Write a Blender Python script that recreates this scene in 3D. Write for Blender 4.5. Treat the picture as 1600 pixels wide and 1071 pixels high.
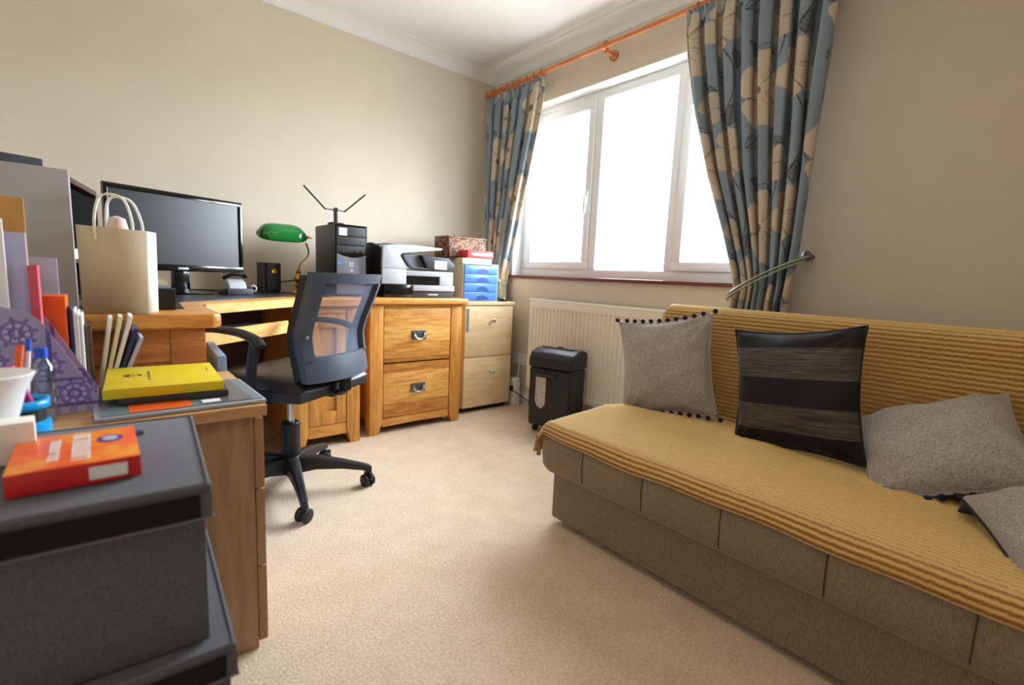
import bpy, bmesh, math, random
import numpy as np
from mathutils import Vector, Matrix

for _o in list(bpy.data.objects):
    bpy.data.objects.remove(_o)
S = bpy.context.scene
COL = S.collection
R = math.radians
random.seed(4)

# ------------------------------------------------------------------ camera
CAM_H = 0.92
YAW, PITCH, ROLL, FPX = R(40.466), R(7.613), R(2.628), 750.99
fwd = Vector((math.sin(YAW) * math.cos(PITCH), math.cos(YAW) * math.cos(PITCH), -math.sin(PITCH)))
rt0 = Vector((math.cos(YAW), -math.sin(YAW), 0))
up0 = rt0.cross(fwd)
rt = rt0 * math.cos(ROLL) + up0 * math.sin(ROLL)
up = -rt0 * math.sin(ROLL) + up0 * math.cos(ROLL)
cam_data = bpy.data.cameras.new('camera')
cam_data.sensor_width = 36.0
cam_data.sensor_fit = 'HORIZONTAL'
cam_data.lens = FPX / 1600 * 36.0
cam_data.clip_start = 0.02
cam_data.dof.use_dof = True
cam_data.dof.focus_distance = 1.9
cam_data.dof.aperture_fstop = 2.5
cam = bpy.data.objects.new('camera', cam_data)
COL.objects.link(cam)
M3 = Matrix((rt, up, -fwd)).transposed()
cam.matrix_world = Matrix.Translation((0, 0, CAM_H)) @ M3.to_4x4()
S.camera = cam

# ------------------------------------------------------------------ sky, lights, exposure
world = bpy.data.worlds.new('overcast_sky')
S.world = world
world.use_nodes = True
bg = world.node_tree.nodes['Background']
wnt = world.node_tree
wtc = wnt.nodes.new('ShaderNodeTexCoord')
wsp = wnt.nodes.new('ShaderNodeSeparateXYZ')
wnt.links.new(wtc.outputs['Generated'], wsp.inputs[0])
wrp = wnt.nodes.new('ShaderNodeValToRGB')            # overcast sky: bright above, garden below the horizon darker
we = wrp.color_ramp.elements
we[0].position, we[0].color = 0.0, (0.26, 0.27, 0.24, 1)
we[1].position, we[1].color = 1.0, (0.86, 0.94, 1.0, 1)
e_ = we.new(0.49); e_.color = (0.30, 0.31, 0.28, 1)
e_ = we.new(0.53); e_.color = (0.80, 0.88, 0.96, 1)
wmr = wnt.nodes.new('ShaderNodeMapRange')
wmr.inputs['From Min'].default_value = -1.0
wnt.links.new(wsp.outputs['Z'], wmr.inputs['Value'])
wnt.links.new(wmr.outputs[0], wrp.inputs['Fac'])
wnt.links.new(wrp.outputs['Color'], bg.inputs[0])
bg.inputs[1].default_value = 24.0
S.view_settings.view_transform = 'Standard'
S.view_settings.look = 'None'
S.view_settings.gamma = 1.0
S.view_settings.use_curve_mapping = False
S.view_settings.exposure = 0.78


def area(name, loc, target, sx, sy, power, color, portal=False):
    l = bpy.data.lights.new(name, 'AREA')
    l.shape = 'RECTANGLE'
    l.size, l.size_y, l.energy, l.color = sx, sy, power, color
    if portal:
        l.cycles.is_portal = True
    o = bpy.data.objects.new(name, l)
    o.location = loc
    o.rotation_euler = (Vector(target) - Vector(loc)).to_track_quat('-Z', 'Y').to_euler()
    COL.objects.link(o)
    return o


WX, WY = 2.35, 3.08           # window wall, desk wall
CEIL = 2.435
W_Y0, W_Y1, W_Z0, W_Z1 = 1.00, 2.80, 0.945, 2.12
area('window_portal', (WX + 0.13, (W_Y0 + W_Y1) / 2, (W_Z0 + W_Z1) / 2), (0, (W_Y0 + W_Y1) / 2, (W_Z0 + W_Z1) / 2), 1.78, 1.15, 1, (1, 1, 1), True)
area('warm_fill_light', (0.55, 0.3, CEIL - 0.10), (0.55, 0.3, 0), 0.5, 0.5, 3, (1.0, 0.80, 0.60))  # unseen warm fill added under the ceiling; there is no fixture

# ------------------------------------------------------------------ materials


def srgb(r, g, b):
    def f(c):
        c /= 255.0
        return c / 12.92 if c <= 0.04045 else ((c + 0.055) / 1.055) ** 2.4
    return (f(r), f(g), f(b), 1)


def new_mat(name):
    m = bpy.data.materials.new(name)
    m.use_nodes = True
    nt = m.node_tree
    b = nt.nodes['Principled BSDF']
    return m, nt, b


def node(nt, typ, **kw):
    n = nt.nodes.new(typ)
    for k, v in kw.items():
        setattr(n, k, v)
    return n


def coords(nt, scale=(1, 1, 1), kind='Object'):
    tc = node(nt, 'ShaderNodeTexCoord')
    mp = node(nt, 'ShaderNodeMapping')
    mp.inputs['Scale'].default_value = scale
    nt.links.new(tc.outputs[kind], mp.inputs['Vector'])
    return mp.outputs['Vector']


def ramp(nt, fac, stops):
    r = node(nt, 'ShaderNodeValToRGB')
    el = r.color_ramp.elements
    while len(el) < len(stops):
        el.new(0.5)
    for e, (p, c) in zip(el, stops):
        e.position, e.color = p, c
    nt.links.new(fac, r.inputs['Fac'])
    return r.outputs['Color']


def bump(nt, b, height, strength, dist=0.002):
    bp = node(nt, 'ShaderNodeBump')
    bp.inputs['Strength'].default_value = strength
    bp.inputs['Distance'].default_value = dist
    nt.links.new(height, bp.inputs['Height'])
    nt.links.new(bp.outputs['Normal'], b.inputs['Normal'])


def noise(nt, vec, scale, detail=3, rough=0.5):
    n = node(nt, 'ShaderNodeTexNoise')
    n.inputs['Scale'].default_value = scale
    n.inputs['Detail'].default_value = detail
    n.inputs['Roughness'].default_value = rough
    nt.links.new(vec, n.inputs['Vector'])
    return n.outputs['Fac']


def plain(name, c, rough=0.5, metal=0.0, var=0.06, scale=30, bmp=0.0, coat=0.0, spec=0.5):
    """one colour with a little mottling"""
    m, nt, b = new_mat(name)
    col = srgb(*c)
    v = coords(nt)
    f = noise(nt, v, scale, 3)
    lo = tuple(x * (1 - var) for x in col[:3]) + (1,)
    hi = tuple(min(1, x * (1 + var)) for x in col[:3]) + (1,)
    nt.links.new(ramp(nt, f, [(0.3, lo), (0.7, hi)]), b.inputs['Base Color'])
    b.inputs['Roughness'].default_value = rough
    b.inputs['Metallic'].default_value = metal
    b.inputs['Coat Weight'].default_value = coat
    b.inputs['Specular IOR Level'].default_value = spec
    if bmp:
        bump(nt, b, f, bmp)
    return m


def wood(name, dark, mid, light, stretch=(6, 6, 1), rough=0.4, bands=None, coat=0.0):
    """stretch: small number = along the grain; bands=(axis, width): staves of differing tone"""
    m, nt, b = new_mat(name)
    v = coords(nt, stretch)
    f1 = noise(nt, v, 7, 5, 0.6)
    v2 = coords(nt, tuple(s * 6 for s in stretch))
    f2 = noise(nt, v2, 9, 2, 0.5)
    add = node(nt, 'ShaderNodeMath', operation='MULTIPLY_ADD')
    nt.links.new(f2, add.inputs[0])
    add.inputs[1].default_value = 0.35
    nt.links.new(f1, add.inputs[2])
    fac = add.outputs[0]
    if bands:
        ax, w = bands
        tc = node(nt, 'ShaderNodeTexCoord')
        sp = node(nt, 'ShaderNodeSeparateXYZ')
        nt.links.new(tc.outputs['Object'], sp.inputs[0])
        dv = node(nt, 'ShaderNodeMath', operation='DIVIDE')
        nt.links.new(sp.outputs[ax], dv.inputs[0])
        dv.inputs[1].default_value = w
        fl = node(nt, 'ShaderNodeMath', operation='FLOOR')
        nt.links.new(dv.outputs[0], fl.inputs[0])
        wn = node(nt, 'ShaderNodeTexWhiteNoise', noise_dimensions='1D')
        nt.links.new(fl.outputs[0], wn.inputs['W'])
        ad = node(nt, 'ShaderNodeMath', operation='MULTIPLY_ADD')
        nt.links.new(wn.outputs['Value'], ad.inputs[0])
        ad.inputs[1].default_value = 0.34
        nt.links.new(fac, ad.inputs[2])
        sb = node(nt, 'ShaderNodeMath', operation='SUBTRACT')
        nt.links.new(ad.outputs[0], sb.inputs[0])
        sb.inputs[1].default_value = 0.17
        fac = sb.outputs[0]
    nt.links.new(ramp(nt, fac, [(0.42, srgb(*dark)), (0.66, srgb(*mid)), (0.9, srgb(*light))]), b.inputs['Base Color'])
    b.inputs['Roughness'].default_value = rough
    b.inputs['Coat Weight'].default_value = coat
    bump(nt, b, f2, 0.15, 0.0006)
    return m


def weave(name, a, bcol, scale=(500, 500, 500), rough=0.9, bmp=0.5, sheen=0.2, nsc=1.0):
    """coarse woven fabric: two thread colours"""
    m, nt, b = new_mat(name)
    v = coords(nt, scale)
    f = noise(nt, v, nsc, 2, 0.7)
    nt.links.new(ramp(nt, f, [(0.35, srgb(*a)), (0.65, srgb(*bcol))]), b.inputs['Base Color'])
    b.inputs['Roughness'].default_value = rough
    b.inputs['Sheen Weight'].default_value = sheen
    bump(nt, b, f, bmp, 0.001)
    return m


M = {}
M['wall'] = plain('cream_wall_paint', (218, 207, 190), 0.85, var=0.015, scale=6)
M['white_paint'] = plain('white_paint', (236, 236, 234), 0.7, var=0.01)
M['ceiling'] = plain('ceiling_paint', (240, 240, 242), 0.9, var=0.015, scale=4)
M['upvc'] = plain('white_upvc', (240, 242, 245), 0.3, var=0.01)
M['sill'] = plain('red_brown_tile', (112, 52, 44), 0.35, var=0.1)
M['radiator'] = plain('cream_enamel', (244, 238, 222), 0.35, var=0.01)
M['black'] = plain('black_plastic', (22, 22, 25), 0.45)
M['matte_black'] = plain('matte_black_board', (10, 10, 11), 0.9, spec=0.1)
M['black_gloss'] = plain('gloss_black_plastic', (14, 14, 17), 0.12, spec=0.6)
M['dark_grey'] = plain('dark_grey_plastic', (48, 50, 56), 0.5)
M['chair_grey'] = plain('blue_grey_plastic', (66, 76, 92), 0.42)
M['chair_black'] = plain('black_nylon', (24, 25, 28), 0.5)
M['chrome'] = plain('chrome', (215, 218, 222), 0.18, 1.0, var=0.02)
M['pewter'] = plain('dark_pewter', (122, 122, 128), 0.35, 0.8)
M['brass'] = plain('polished_brass', (214, 158, 52), 0.2, 1.0)
M['silver'] = plain('silver_plastic', (176, 180, 188), 0.4, var=0.02)
M['grey_mid'] = plain('mid_grey_plastic', (112, 116, 124), 0.4, var=0.02)
M['white_plastic'] = plain('white_plastic', (236, 238, 240), 0.4, var=0.01)
M['paper'] = plain('white_paper', (238, 238, 240), 0.85, var=0.01)
M['bag'] = plain('cream_paper', (208, 192, 162), 0.85, var=0.02)
M['bag_white'] = plain('white_card', (245, 243, 238), 0.7, var=0.01)
M['kraft'] = plain('brown_card', (196, 148, 84), 0.85)
M['green_glass'] = plain('green_cased_glass', (16, 132, 56), 0.12, coat=0.6, var=0.04)
M['red'] = plain('red_card', (206, 38, 40), 0.4)
M['orange'] = plain('orange_card', (236, 98, 26), 0.5)
M['lilac'] = plain('lilac_card', (182, 182, 214), 0.6)
M['pale_blue'] = plain('pale_blue_laminate', (150, 174, 214), 0.4)
M['navy'] = plain('navy_card', (38, 46, 96), 0.5)
M['pink'] = plain('pink_card', (212, 84, 104), 0.6)
M['magenta'] = plain('magenta_plastic', (196, 36, 132), 0.35)
M['green'] = plain('green_plastic', (40, 128, 66), 0.35)
M['cyan'] = plain('bright_blue_plastic', (20, 164, 236), 0.3)
M['blue_cap'] = plain('cobalt_plastic', (30, 86, 214), 0.35)
M['yellow'] = plain('yellow_cloth', (226, 204, 20), 0.45, var=0.03)
M['yellow_page'] = plain('page_edge', (232, 222, 190), 0.8)
M['slate'] = plain('slate_blue_print', (112, 132, 142), 0.35)
M['grey_print'] = plain('grey_print', (98, 98, 100), 0.35)
M['drawer_blue'] = plain('translucent_blue_plastic', (92, 146, 232), 0.25, var=0.03, coat=0.3)
M['drawer_blue_dark'] = plain('blue_recess', (48, 84, 160), 0.4)
M['cream_plastic'] = plain('cream_plastic', (226, 216, 186), 0.5)
M['panel_grey'] = plain('grey_laminate', (172, 172, 176), 0.6, var=0.02)
M['box_fabric'] = weave('black_linen_fabric', (68, 70, 79), (96, 98, 108), (350, 350, 350), 0.85, 0.4, 0.1)
M['box_band'] = plain('black_leatherette', (14, 14, 17), 0.7, spec=0.25)
M['piping'] = plain('charcoal_piping', (104, 104, 110), 0.6)
M['leather'] = plain('black_desk_leather', (52, 54, 62), 0.3, bmp=0.1, scale=300)
M['seat_fabric'] = weave('black_seat_leather', (16, 16, 17), (26, 26, 27), (60, 60, 60), 0.4, 0.1, 0.0)
M['throw_tassel'] = weave('ochre_yarn', (120, 66, 40), (206, 166, 96), (120, 120, 20), 0.9, 0.3)
M['sofa'] = weave('taupe_sofa_fabric', (110, 95, 76), (148, 130, 104), (520, 520, 90), 0.95, 0.5)
M['seam'] = plain('dark_seam', (62, 52, 42), 0.9)
M['cushion_grey'] = weave('grey_flecked_wool', (124, 118, 112), (202, 194, 186), (260, 420, 420), 0.95, 0.6)
M['navy_pom'] = plain('navy_yarn', (24, 30, 66), 0.9, var=0.3, scale=400, bmp=0.6)
M['black_cloth'] = weave('black_cushion_cloth', (14, 14, 16), (24, 24, 27), (300, 300, 300), 0.8, 0.3)
M['tie'] = plain('sage_satin', (168, 176, 160), 0.35, var=0.05)
M['oak_light'] = wood('light_oak_edge', (204, 146, 74), (230, 178, 104), (244, 202, 136), (3, 3, 8), 0.35)
M['pole'] = wood('pine_pole', (176, 92, 48), (206, 122, 68), (226, 150, 92), (6, 0.8, 6), 0.3)
M['oak_v'] = wood('oak_upright', (184, 118, 50), (210, 146, 68), (228, 168, 90), (8, 8, 1), 0.35)
M['oak_h'] = wood('oak_board', (188, 122, 52), (216, 152, 74), (236, 180, 102), (1, 8, 8), 0.32)
M['oak_staves'] = wood('oak_staves', (172, 106, 46), (212, 148, 70), (238, 186, 106), (1, 8, 8), 0.35, bands=(2, 0.088))
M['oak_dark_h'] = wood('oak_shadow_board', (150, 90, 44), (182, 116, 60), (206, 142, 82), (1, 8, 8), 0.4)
M['beech_pale'] = wood('pale_beech_laminate', (222, 192, 146), (236, 210, 166), (242, 220, 182), (1, 5, 5), 0.45)
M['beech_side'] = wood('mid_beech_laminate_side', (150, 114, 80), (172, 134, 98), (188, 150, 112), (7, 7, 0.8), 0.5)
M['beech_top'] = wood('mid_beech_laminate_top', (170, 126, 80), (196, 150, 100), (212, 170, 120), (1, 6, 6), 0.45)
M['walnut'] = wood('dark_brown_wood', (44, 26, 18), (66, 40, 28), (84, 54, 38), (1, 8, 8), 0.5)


def mat_carpet():
    m, nt, b = new_mat('beige_carpet')
    v = coords(nt)
    f = noise(nt, v, 120, 3, 0.8)
    f2 = noise(nt, v, 9, 4, 0.6)
    c1 = ramp(nt, f, [(0.32, srgb(168, 142, 114)), (0.68, srgb(248, 230, 206))])
    c2 = ramp(nt, f2, [(0.35, srgb(220, 196, 166)), (0.65, srgb(238, 216, 188))])
    mx = node(nt, 'ShaderNodeMix', data_type='RGBA')
    mx.inputs['Factor'].default_value = 0.5
    nt.links.new(c1, mx.inputs['A'])
    nt.links.new(c2, mx.inputs['B'])
    nt.links.new(mx.outputs['Result'], b.inputs['Base Color'])
    b.inputs['Roughness'].default_value = 1.0
    b.inputs['Sheen Weight'].default_value = 0.2
    bump(nt, b, f, 0.9, 0.005)
    return m


def mat_throw():
    """ribs follow the V of the cloth's own UV map (arc length in metres)"""
    m, nt, b = new_mat('ochre_ribbed_throw')
    uv = node(nt, 'ShaderNodeUVMap')
    sp = node(nt, 'ShaderNodeSeparateXYZ')
    nt.links.new(uv.outputs['UV'], sp.inputs[0])
    mp = node(nt, 'ShaderNodeMapping')
    mp.inputs['Scale'].default_value = (60, 25, 1)
    nt.links.new(uv.outputs['UV'], mp.inputs['Vector'])
    n1 = noise(nt, mp.outputs['Vector'], 1.6, 3, 0.6)
    ml = node(nt, 'ShaderNodeMath', operation='MULTIPLY')
    nt.links.new(sp.outputs['Y'], ml.inputs[0])
    ml.inputs[1].default_value = 2 * math.pi / 0.0155
    ad = node(nt, 'ShaderNodeMath', operation='MULTIPLY_ADD')
    nt.links.new(n1, ad.inputs[0])
    ad.inputs[1].default_value = 2.6
    nt.links.new(ml.outputs[0], ad.inputs[2])
    sn = node(nt, 'ShaderNodeMath', operation='SINE')
    nt.links.new(ad.outputs[0], sn.inputs[0])
    hf = node(nt, 'ShaderNodeMath', operation='MULTIPLY_ADD')
    nt.links.new(sn.outputs[0], hf.inputs[0])
    hf.inputs[1].default_value = 0.21
    hf.inputs[2].default_value = 0.29
    mp2 = node(nt, 'ShaderNodeMapping')
    mp2.inputs['Scale'].default_value = (420, 420, 1)
    nt.links.new(uv.outputs['UV'], mp2.inputs['Vector'])
    n2 = noise(nt, mp2.outputs['Vector'], 1.0, 2, 0.6)
    a2 = node(nt, 'ShaderNodeMath', operation='MULTIPLY_ADD')
    nt.links.new(n2, a2.inputs[0])
    a2.inputs[1].default_value = 0.5
    nt.links.new(hf.outputs[0], a2.inputs[2])
    col = ramp(nt, a2.outputs[0], [(0.28, srgb(104, 62, 28)), (0.50, srgb(190, 136, 58)), (0.74, srgb(236, 204, 132))])
    nt.links.new(col, b.inputs['Base Color'])
    b.inputs['Roughness'].default_value = 0.85
    b.inputs['Sheen Weight'].default_value = 0.8
    b.inputs['Sheen Roughness'].default_value = 0.4
    bump(nt, b, a2.outputs[0], 0.8, 0.004)
    return m


def mat_attr(name, rough=0.8, sheen=0.1, weave_bump=True):
    """colours come from the cloth's printed pattern (colour attribute)"""
    m, nt, b = new_mat(name)
    a = node(nt, 'ShaderNodeAttribute')
    a.attribute_name = 'print'
    nt.links.new(a.outputs['Color'], b.inputs['Base Color'])
    b.inputs['Roughness'].default_value = rough
    b.inputs['Sheen Weight'].default_value = sheen
    if weave_bump:
        bump(nt, b, noise(nt, coords(nt, (500, 500, 500)), 1.0, 2), 0.2, 0.0006)
    return m


def mat_stripe_cushion():
    m, nt, b = new_mat('black_cushion_with_grey_bands')
    tc = node(nt, 'ShaderNodeTexCoord')
    sp = node(nt, 'ShaderNodeSeparateXYZ')
    nt.links.new(tc.outputs['Object'], sp.inputs[0])
    mr = node(nt, 'ShaderNodeMapRange')
    nt.links.new(sp.outputs['Z'], mr.inputs['Value'])
    mr.inputs['From Min'].default_value = -0.2
    mr.inputs['From Max'].default_value = 0.2
    rp = node(nt, 'ShaderNodeValToRGB')
    rp.color_ramp.interpolation = 'CONSTANT'
    el = rp.color_ramp.elements
    for _ in range(3):
        el.new(0.5)
    for e, (p, c) in zip(el, [(0, 0), (0.17, 1), (0.38, 0), (0.60, 1), (0.84, 0)]):
        e.position, e.color = p, (c, c, c, 1)
    nt.links.new(mr.outputs[0], rp.inputs['Fac'])
    f = noise(nt, coords(nt, (12, 12, 420)), 1.0, 3, 0.7)
    grey = ramp(nt, f, [(0.35, srgb(44, 42, 42)), (0.6, srgb(92, 86, 80)), (0.8, srgb(146, 134, 122))])
    mx = node(nt, 'ShaderNodeMix', data_type='RGBA')
    nt.links.new(rp.outputs['Color'], mx.inputs['Factor'])
    mx.inputs['A'].default_value = srgb(18, 18, 22)
    nt.links.new(grey, mx.inputs['B'])
    nt.links.new(mx.outputs['Result'], b.inputs['Base Color'])
    b.inputs['Roughness'].default_value = 0.62
    b.inputs['Specular IOR Level'].default_value = 0.3
    b.inputs['Sheen Weight'].default_value = 0.1
    bump(nt, b, f, 0.3, 0.001)
    return m


def mat_glass(name, tint=(1, 1, 1, 1), gloss=0.08):
    m, nt, b = new_mat(name)
    nt.nodes.remove(b)
    t = node(nt, 'ShaderNodeBsdfTransparent')
    t.inputs[0].default_value = tint
    g = node(nt, 'ShaderNodeBsdfGlossy')
    g.inputs['Roughness'].default_value = 0.03
    mx = node(nt, 'ShaderNodeMixShader')
    lw = node(nt, 'ShaderNodeLayerWeight')
    lw.inputs['Blend'].default_value = 0.25
    ml = node(nt, 'ShaderNodeMath', operation='MULTIPLY_ADD')
    nt.links.new(lw.outputs['Fresnel'], ml.inputs[0])
    ml.inputs[1].default_value = 0.6
    ml.inputs[2].default_value = gloss * 0.3
    nt.links.new(ml.outputs[0], mx.inputs['Fac'])
    nt.links.new(t.outputs[0], mx.inputs[1])
    nt.links.new(g.outputs[0], mx.inputs[2])
    nt.links.new(mx.outputs[0], nt.nodes['Material Output'].inputs['Surface'])
    return m


def mat_mesh_back():
    """chair back mesh: a fine net one can see through"""
    m, nt, b = new_mat('blue_grey_net')
    b.inputs['Base Color'].default_value = srgb(104, 116, 142)
    b.inputs['Roughness'].default_value = 0.6
    t = node(nt, 'ShaderNodeBsdfTransparent')
    mx = node(nt, 'ShaderNodeMixShader')
    mx.inputs['Fac'].default_value = 0.48
    nt.links.new(t.outputs[0], mx.inputs[1])
    nt.links.new(b.outputs[0], mx.inputs[2])
    nt.links.new(mx.outputs[0], nt.nodes['Material Output'].inputs['Surface'])
    return m


def mat_wicker():
    m, nt, b = new_mat('woven_seagrass')
    v = coords(nt, (70, 70, 55))
    w = node(nt, 'ShaderNodeTexVoronoi')
    w.inputs['Scale'].default_value = 1.0
    nt.links.new(v, w.inputs['Vector'])
    nt.links.new(ramp(nt, w.outputs['Distance'], [(0.1, srgb(186, 142, 104)), (0.7, srgb(70, 42, 28))]), b.inputs['Base Color'])
    b.inputs['Roughness'].default_value = 0.7
    bump(nt, b, w.outputs['Distance'], -0.8, 0.004)
    return m


def mat_orange_print():
    m, nt, b = new_mat('orange_printed_card')
    f = noise(nt, coords(nt, (22, 22, 22)), 1.0, 3, 0.6)
    nt.links.new(ramp(nt, f, [(0.36, srgb(236, 74, 30)), (0.5, srgb(240, 110, 26)), (0.64, srgb(238, 156, 30))]), b.inputs['Base Color'])
    b.inputs['Roughness'].default_value = 0.35
    return m


def mat_shreds():
    m, nt, b = new_mat('shredded_paper')
    f = noise(nt, coords(nt, (90, 90, 60)), 1.0, 4, 0.8)
    nt.links.new(ramp(nt, f, [(0.3, srgb(132, 124, 120)), (0.6, srgb(206, 198, 194))]), b.inputs['Base Color'])
    b.inputs['Roughness'].default_value = 0.9
    return m


M['carpet'] = mat_carpet()
M['throw'] = mat_throw()
M['curtain'] = mat_attr('printed_floral_curtain')
M['purple_print'] = mat_attr('purple_pattern_card', 0.6, 0, False)
M['stripe'] = mat_stripe_cushion()
M['glass'] = mat_glass('window_glass')
M['clear'] = mat_glass('clear_glass', (0.86, 0.9, 0.9, 1), 0.3)
M['net'] = mat_mesh_back()
M['wicker'] = mat_wicker()
M['orange_print'] = mat_orange_print()
M['shreds'] = mat_shreds()
M['screen'] = plain('matt_screen', (10, 20, 28), 0.33, var=0.01, spec=0.7)

# ------------------------------------------------------------------ geometry helpers


def bx(bm, x0, x1, y0, y1, z0, z1, bev=0.0, seg=2, mat=0):
    """box between the given bounds"""
    r = bmesh.ops.create_cube(bm, size=1.0)
    vs = r['verts']
    for v in vs:
        v.co = Vector((x0 + (v.co.x + .5) * (x1 - x0), y0 + (v.co.y + .5) * (y1 - y0), z0 + (v.co.z + .5) * (z1 - z0)))
    fs = {f for v in vs for f in v.link_faces}
    for f in fs:
        f.material_index = mat
    if bev:
        es = list({e for v in vs for e in v.link_edges})
        bmesh.ops.bevel(bm, geom=es, offset=bev, segments=seg, profile=0.6, affect='EDGES', clamp_overlap=True)
    return vs


def prism(bm, pts, axis, a0, a1, bev=0.0, seg=2):
    """extrude a 2-D outline: axis 'x' -> pts are (y,z); 'y' -> (x,z); 'z' -> (x,y)"""
    def mk(p, a):
        return {'x': (a, p[0], p[1]), 'y': (p[0], a, p[1]), 'z': (p[0], p[1], a)}[axis]
    lo = [bm.verts.new(mk(p, a0)) for p in pts]
    hi = [bm.verts.new(mk(p, a1)) for p in pts]
    n = len(pts)
    fs = [bm.faces.new(lo), bm.faces.new(hi[::-1])]
    for i in range(n):
        fs.append(bm.faces.new((lo[i], hi[i], hi[(i + 1) % n], lo[(i + 1) % n])))
    bmesh.ops.recalc_face_normals(bm, faces=fs)
    if bev:
        es = list({e for f in fs for e in f.edges})
        bmesh.ops.bevel(bm, geom=es, offset=bev, segments=seg, profile=0.6, affect='EDGES', clamp_overlap=True)


def lathe(bm, prof, c=(0, 0, 0), n=28, axis='z'):
    rings = []
    for r, h in prof:
        ring = []
        for i in range(n):
            a = 2 * math.pi * i / n
            p = (max(r, 1e-5) * math.cos(a), max(r, 1e-5) * math.sin(a), h)
            if axis == 'x':
                p = (p[2], p[0], p[1])
            elif axis == 'y':
                p = (p[0], p[2], p[1])
            ring.append(bm.verts.new((c[0] + p[0], c[1] + p[1], c[2] + p[2])))
        rings.append(ring)
    fs = []
    for a, b in zip(rings, rings[1:]):
        for i in range(n):
            fs.append(bm.faces.new((a[i], a[(i + 1) % n], b[(i + 1) % n], b[i])))
    fs.append(bm.faces.new(rings[0][::-1]))
    fs.append(bm.faces.new(rings[-1]))
    bmesh.ops.recalc_face_normals(bm, faces=fs)


def tube(bm, pts, r, n=10, flat=1.0, taper=None):
    """round (or flattened) bar along a path"""
    P = [Vector(p) for p in pts]
    rings = []
    ref = Vector((0, 0, 1))
    for i, p in enumerate(P):
        d = (P[min(i + 1, len(P) - 1)] - P[max(i - 1, 0)]).normalized()
        if abs(d.dot(ref)) > 0.95:
            ref = Vector((1, 0, 0)) if abs(d.x) < 0.9 else Vector((0, 1, 0))
        s = d.cross(ref).normalized()
        u = s.cross(d).normalized()
        ri = r * (taper[i] if taper else 1)
        rings.append([bm.verts.new(p + s * (ri * math.cos(2 * math.pi * k / n)) + u * (ri * flat * math.sin(2 * math.pi * k / n))) for k in range(n)])
    fs = []
    for a, b in zip(rings, rings[1:]):
        for i in range(n):
            fs.append(bm.faces.new((a[i], a[(i + 1) % n], b[(i + 1) % n], b[i])))
    fs.append(bm.faces.new(rings[0][::-1]))
    fs.append(bm.faces.new(rings[-1]))
    bmesh.ops.recalc_face_normals(bm, faces=fs)


def smooth_path(pts, k=6):
    """Catmull-Rom"""
    P = [Vector(p) for p in pts]
    P = [P[0] * 2 - P[1]] + P + [P[-1] * 2 - P[-2]]
    out = []
    for i in range(1, len(P) - 2):
        for j in range(k):
            t = j / k
            a, b, c, d = P[i - 1], P[i], P[i + 1], P[i + 2]
            out.append(0.5 * ((2 * b) + (c - a) * t + (2 * a - 5 * b + 4 * c - d) * t * t + (-a + 3 * b - 3 * c + d) * t ** 3))
    out.append(P[-2])
    return out


def grid(bm, nu, nv, fn, closed_u=False):
    vs = [[bm.verts.new(fn(i / (nu - (0 if closed_u else 1)), j / (nv - 1))) for i in range(nu)] for j in range(nv)]
    for j in range(nv - 1):
        for i in range(nu - (0 if closed_u else 1)):
            i2 = (i + 1) % nu
            bm.faces.new((vs[j][i], vs[j][i2], vs[j + 1][i2], vs[j + 1][i]))
    return vs


ORG = {}     # object -> world matrix of its thing's base (geometry is given in the thing's frame)


def obj(name, bm, mat, parent=None, sharp=35, mats=None, world=True):
    """link a bmesh as one object. Geometry is written in the thing's own frame: with world=True in room coordinates"""
    me = bpy.data.meshes.new(name)
    if parent is not None and world and ORG.get(parent.name) is not None:
        bm.transform(ORG[parent.name].inverted())
    lim = math.radians(sharp)
    for f in bm.faces:
        f.smooth = True
    for e in bm.edges:
        if len(e.link_faces) == 2 and e.calc_face_angle(0) > lim:
            e.smooth = False
    bm.to_mesh(me)
    bm.free()
    for m in (mats or [mat]):
        me.materials.append(m)
    o = bpy.data.objects.new(name, me)
    COL.objects.link(o)
    if parent is not None:
        o.parent = parent
        ORG[o.name] = ORG.get(parent.name)
    return o


def thing(name, label, cat, loc=(0, 0, 0), rz=0.0, group=None, frame='room'):
    """Empty at the thing's base. frame='room': parts are written in room coordinates; 'own': in the thing's own frame"""
    o = bpy.data.objects.new(name, None)
    o.empty_display_size = 0.05
    COL.objects.link(o)
    o.location = loc
    o.rotation_euler = (0, 0, rz)
    o['label'] = label
    o['category'] = cat
    if group:
        o['group'] = group
    ORG[o.name] = (Matrix.Translation(loc) @ Matrix.Rotation(rz, 4, 'Z')) if frame == 'room' else None
    return o


def single(name, bm, mat, label, cat, loc=(0, 0, 0), rot=(0, 0, 0), group=None, mats=None, sharp=35):
    """a thing that is one mesh, written in its own frame"""
    o = obj(name, bm, mat, None, sharp, mats)
    o.location = loc
    o.rotation_euler = rot
    o['label'] = label
    o['category'] = cat
    if group:
        o['group'] = group
    return o


def struct(name, bm, mat, mats=None, sharp=35, parent=None):
    o = obj(name, bm, mat, parent, sharp, mats)
    if parent is None:
        o['kind'] = 'structure'
    return o


def NB():
    return bmesh.new()


def part_box(name, mat, parent, *b, bev=0.0, seg=2):
    bm = NB()
    bx(bm, *b, bev=bev, seg=seg)
    return obj(name, bm, mat, parent)


def dup(root, loc=None, rz=None, label=None, group=None):
    r = root.copy()
    COL.objects.link(r)
    if loc is not None:
        r.location = loc
    if rz is not None:
        r.rotation_euler = (0, 0, rz)
    if label:
        r['label'] = label
    if group:
        r['group'] = group
    for ch in list(root.children):
        c = ch.copy()
        COL.objects.link(c)
        c.parent = r
        for g in list(ch.children):
            d = g.copy()
            COL.objects.link(d)
            d.parent = c
    return r

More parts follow.
